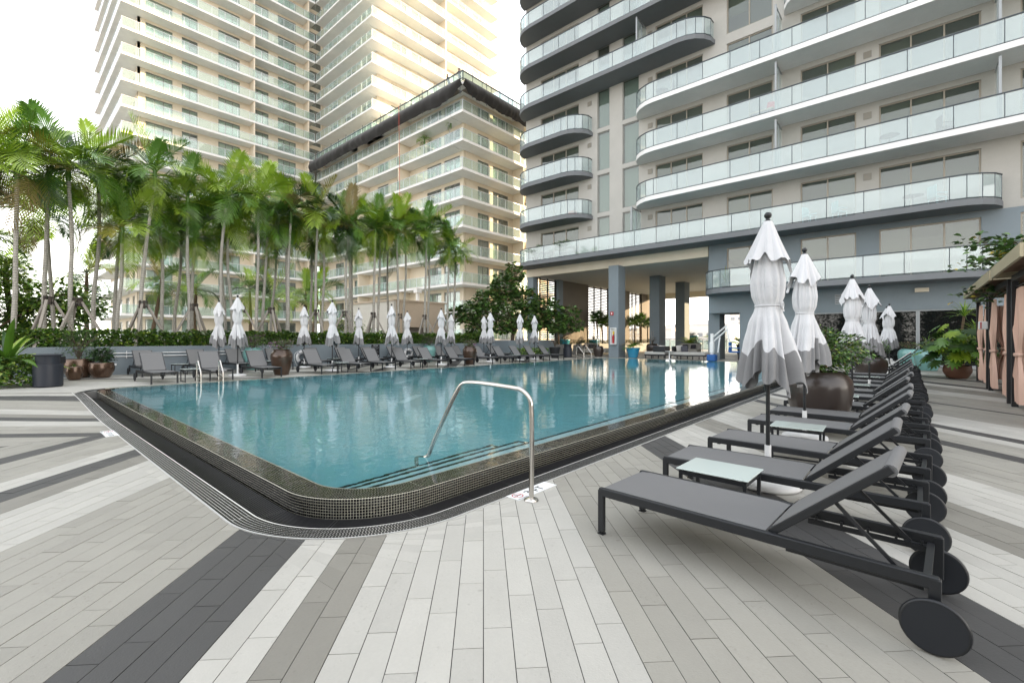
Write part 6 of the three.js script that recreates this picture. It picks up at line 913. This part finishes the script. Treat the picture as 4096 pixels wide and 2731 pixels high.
// ---------------------------------------------------------------- two workers at the corner of the netted roof
function person(label, a, b, y, turn, lean, shirt) {
  const t = thing('person', label, 'person', a, y, b, turn), N = 44, mc = new MarchingCubes(N, std({}), false, false, 60000), S = 1.0, cy = 0.92;
  const J = [[[0.09, 0.06, 0], [0.09, 0.48, 0.02], 0.055, 0.06], [[0.09, 0.48, 0.02], [0.09, 0.92, 0], 0.065, 0.085], [[-0.09, 0.06, 0], [-0.09, 0.48, 0.02], 0.055, 0.06], [[-0.09, 0.48, 0.02], [-0.09, 0.92, 0], 0.065, 0.085], [[0.09, 0.05, 0], [0.09, 0.04, 0.15], 0.045, 0.04], [[-0.09, 0.05, 0], [-0.09, 0.04, 0.15], 0.045, 0.04], [[0, 0.95, 0], [0, 1.35, lean], 0.14, 0.15], [[0, 1.4, lean], [0, 1.5, lean * 1.2], 0.06, 0.055], [[0, 1.58, lean * 1.35], [0, 1.66, lean * 1.35], 0.085, 0.09], [[0, 1.58, lean * 1.35 + 0.08], [0, 1.6, lean * 1.35 + 0.1], 0.025, 0.02], ...[-1, 1].flatMap((s) => [[[s * 0.19, 1.38, lean], [s * 0.25, 1.15, lean + 0.14], 0.055, 0.045], [[s * 0.25, 1.15, lean + 0.14], [s * 0.14, 1.06, lean + 0.36], 0.045, 0.035], [[s * 0.14, 1.06, lean + 0.36], [s * 0.12, 1.05, lean + 0.44], 0.035, 0.025]])];
  const P = V3(), A = V3(), D = V3();
  mc.isolation = 0; for (let k = 0; k < N; k++) for (let j = 0; j < N; j++) for (let i = 0; i < N; i++) { P.set((i / N * 2 - 1) * S, (j / N * 2 - 1) * S + cy, (k / N * 2 - 1) * S); let d = 9; for (const [p, q, r0, r1] of J) { A.set(...p); D.set(...q).sub(A); const h = Math.min(1, Math.max(0, P.clone().sub(A).dot(D) / D.lengthSq())), e = P.distanceTo(A.addScaledVector(D, h)) - lerp(r0, r1, h), m = Math.max(0, 0.05 - Math.abs(d - e)) / 0.05; d = Math.min(d, e) - m * m * 0.0125; } mc.field[i + j * N + k * N * N] = -d; }
  mc.update(); const g = new THREE.BufferGeometry(), n = mc.count; g.setAttribute('position', new THREE.BufferAttribute(mc.positionArray.slice(0, n * 3), 3)); g.setAttribute('normal', new THREE.BufferAttribute(mc.normalArray.slice(0, n * 3), 3)); g.translate(0, cy, 0);
  const c = new Float32Array(n * 3), p = g.attributes.position; for (let i = 0; i < n; i++) { const yy = p.getY(i), z = p.getZ(i), hand = yy < 1.15 && z > lean + 0.33, q = yy > 1.46 || hand ? [0.32, 0.18, 0.12] : yy > 0.93 ? shirt : yy > 0.1 ? [0.03, 0.045, 0.07] : [0.02, 0.02, 0.02]; c.set(q, i * 3); } g.setAttribute('color', new THREE.BufferAttribute(c, 3));
  part(t, 'body', g, std({ vertexColors: true, roughness: 0.9 })); part(t, 'cap', new THREE.SphereGeometry(0.105, 16, 10, 0, 6.3, 0, 1.5).translate(0, 1.66, lean * 1.35), std({ color: rgb(...shirt.map((v) => v * 0.7)), roughness: 0.9 }));
}
person('person in a dark jacket and cap leaning over the roof corner above the netting', 33.0, 36.6, S0 + ST * 8 + 0.29, -1.2, 0.16, [0.02, 0.025, 0.05]); person('person in a grey jacket and cap standing just left of the roof corner', 33.0, 38.3, S0 + ST * 8 + 0.29, -1.5, 0.22, [0.06, 0.06, 0.075]);
// ---------------------------------------------------------------- ground and the town beyond
structure('ground', new THREE.PlaneGeometry(4000, 4000).rotateX(-Math.PI / 2).translate(0, -3, 0), std({ color: rgb(0.26, 0.25, 0.23), roughness: 1 }), 'ground far beyond the terrace');
structure('garden_terrace', metres(bx(64, 3, 62, 4, -1.53, -58), 0.3), std({ color: rgb(0.46, 0.43, 0.37), roughness: 1, map: stuccoTone }), 'pale paved garden terrace between the palms and the apartment buildings');
{
  const wall = [rgb(0.74, 0.71, 0.67), rgb(0.78, 0.75, 0.7), rgb(0.68, 0.67, 0.66)].map((c) => std({ color: c, roughness: 0.9 })), glass = std({ color: rgb(0.3, 0.32, 0.34), roughness: 0.2 });
  [[210, 92, 30, 26, 9, 'low white building in the haze beyond the terrace, left'], [230, 76, 34, 30, 11, 'pale blocky building in the haze beyond the terrace, right'], [330, 152, 12, 9, 27, 'slim pale tower in the haze beside the second column'], [300, 76, 16, 14, 28, 'pale tower in the haze seen through the small passage'], [260, 120, 40, 30, 8, 'low roofs in the haze beyond the guard rail']].forEach(([a, b, w, d, h, label], i) => {
    const t = thing('distant_building', label, "building", a, -3, b); part(t, 'wall', bx(w, h, d, 0, h / 2, 0), wall[i % 3]); part(t, 'roof_house', join([bx(w * 0.3, 2.5, d * 0.3, w * 0.1, h + 1.2, 0), bx(w + 0.6, 0.5, d + 0.6, 0, h + 0.1, 0)]), wall[(i + 1) % 3]);
    for (let y = 3; y < h - 2; y += 3.4) for (let z = -d / 2 + 2; z < d / 2 - 2; z += 4) part(t, 'window', keep('dw', () => bx(0.2, 1.6, 2.2)), glass, -w / 2 - 0.03, y, z);
  });
}
renderer.render(scene, camera);
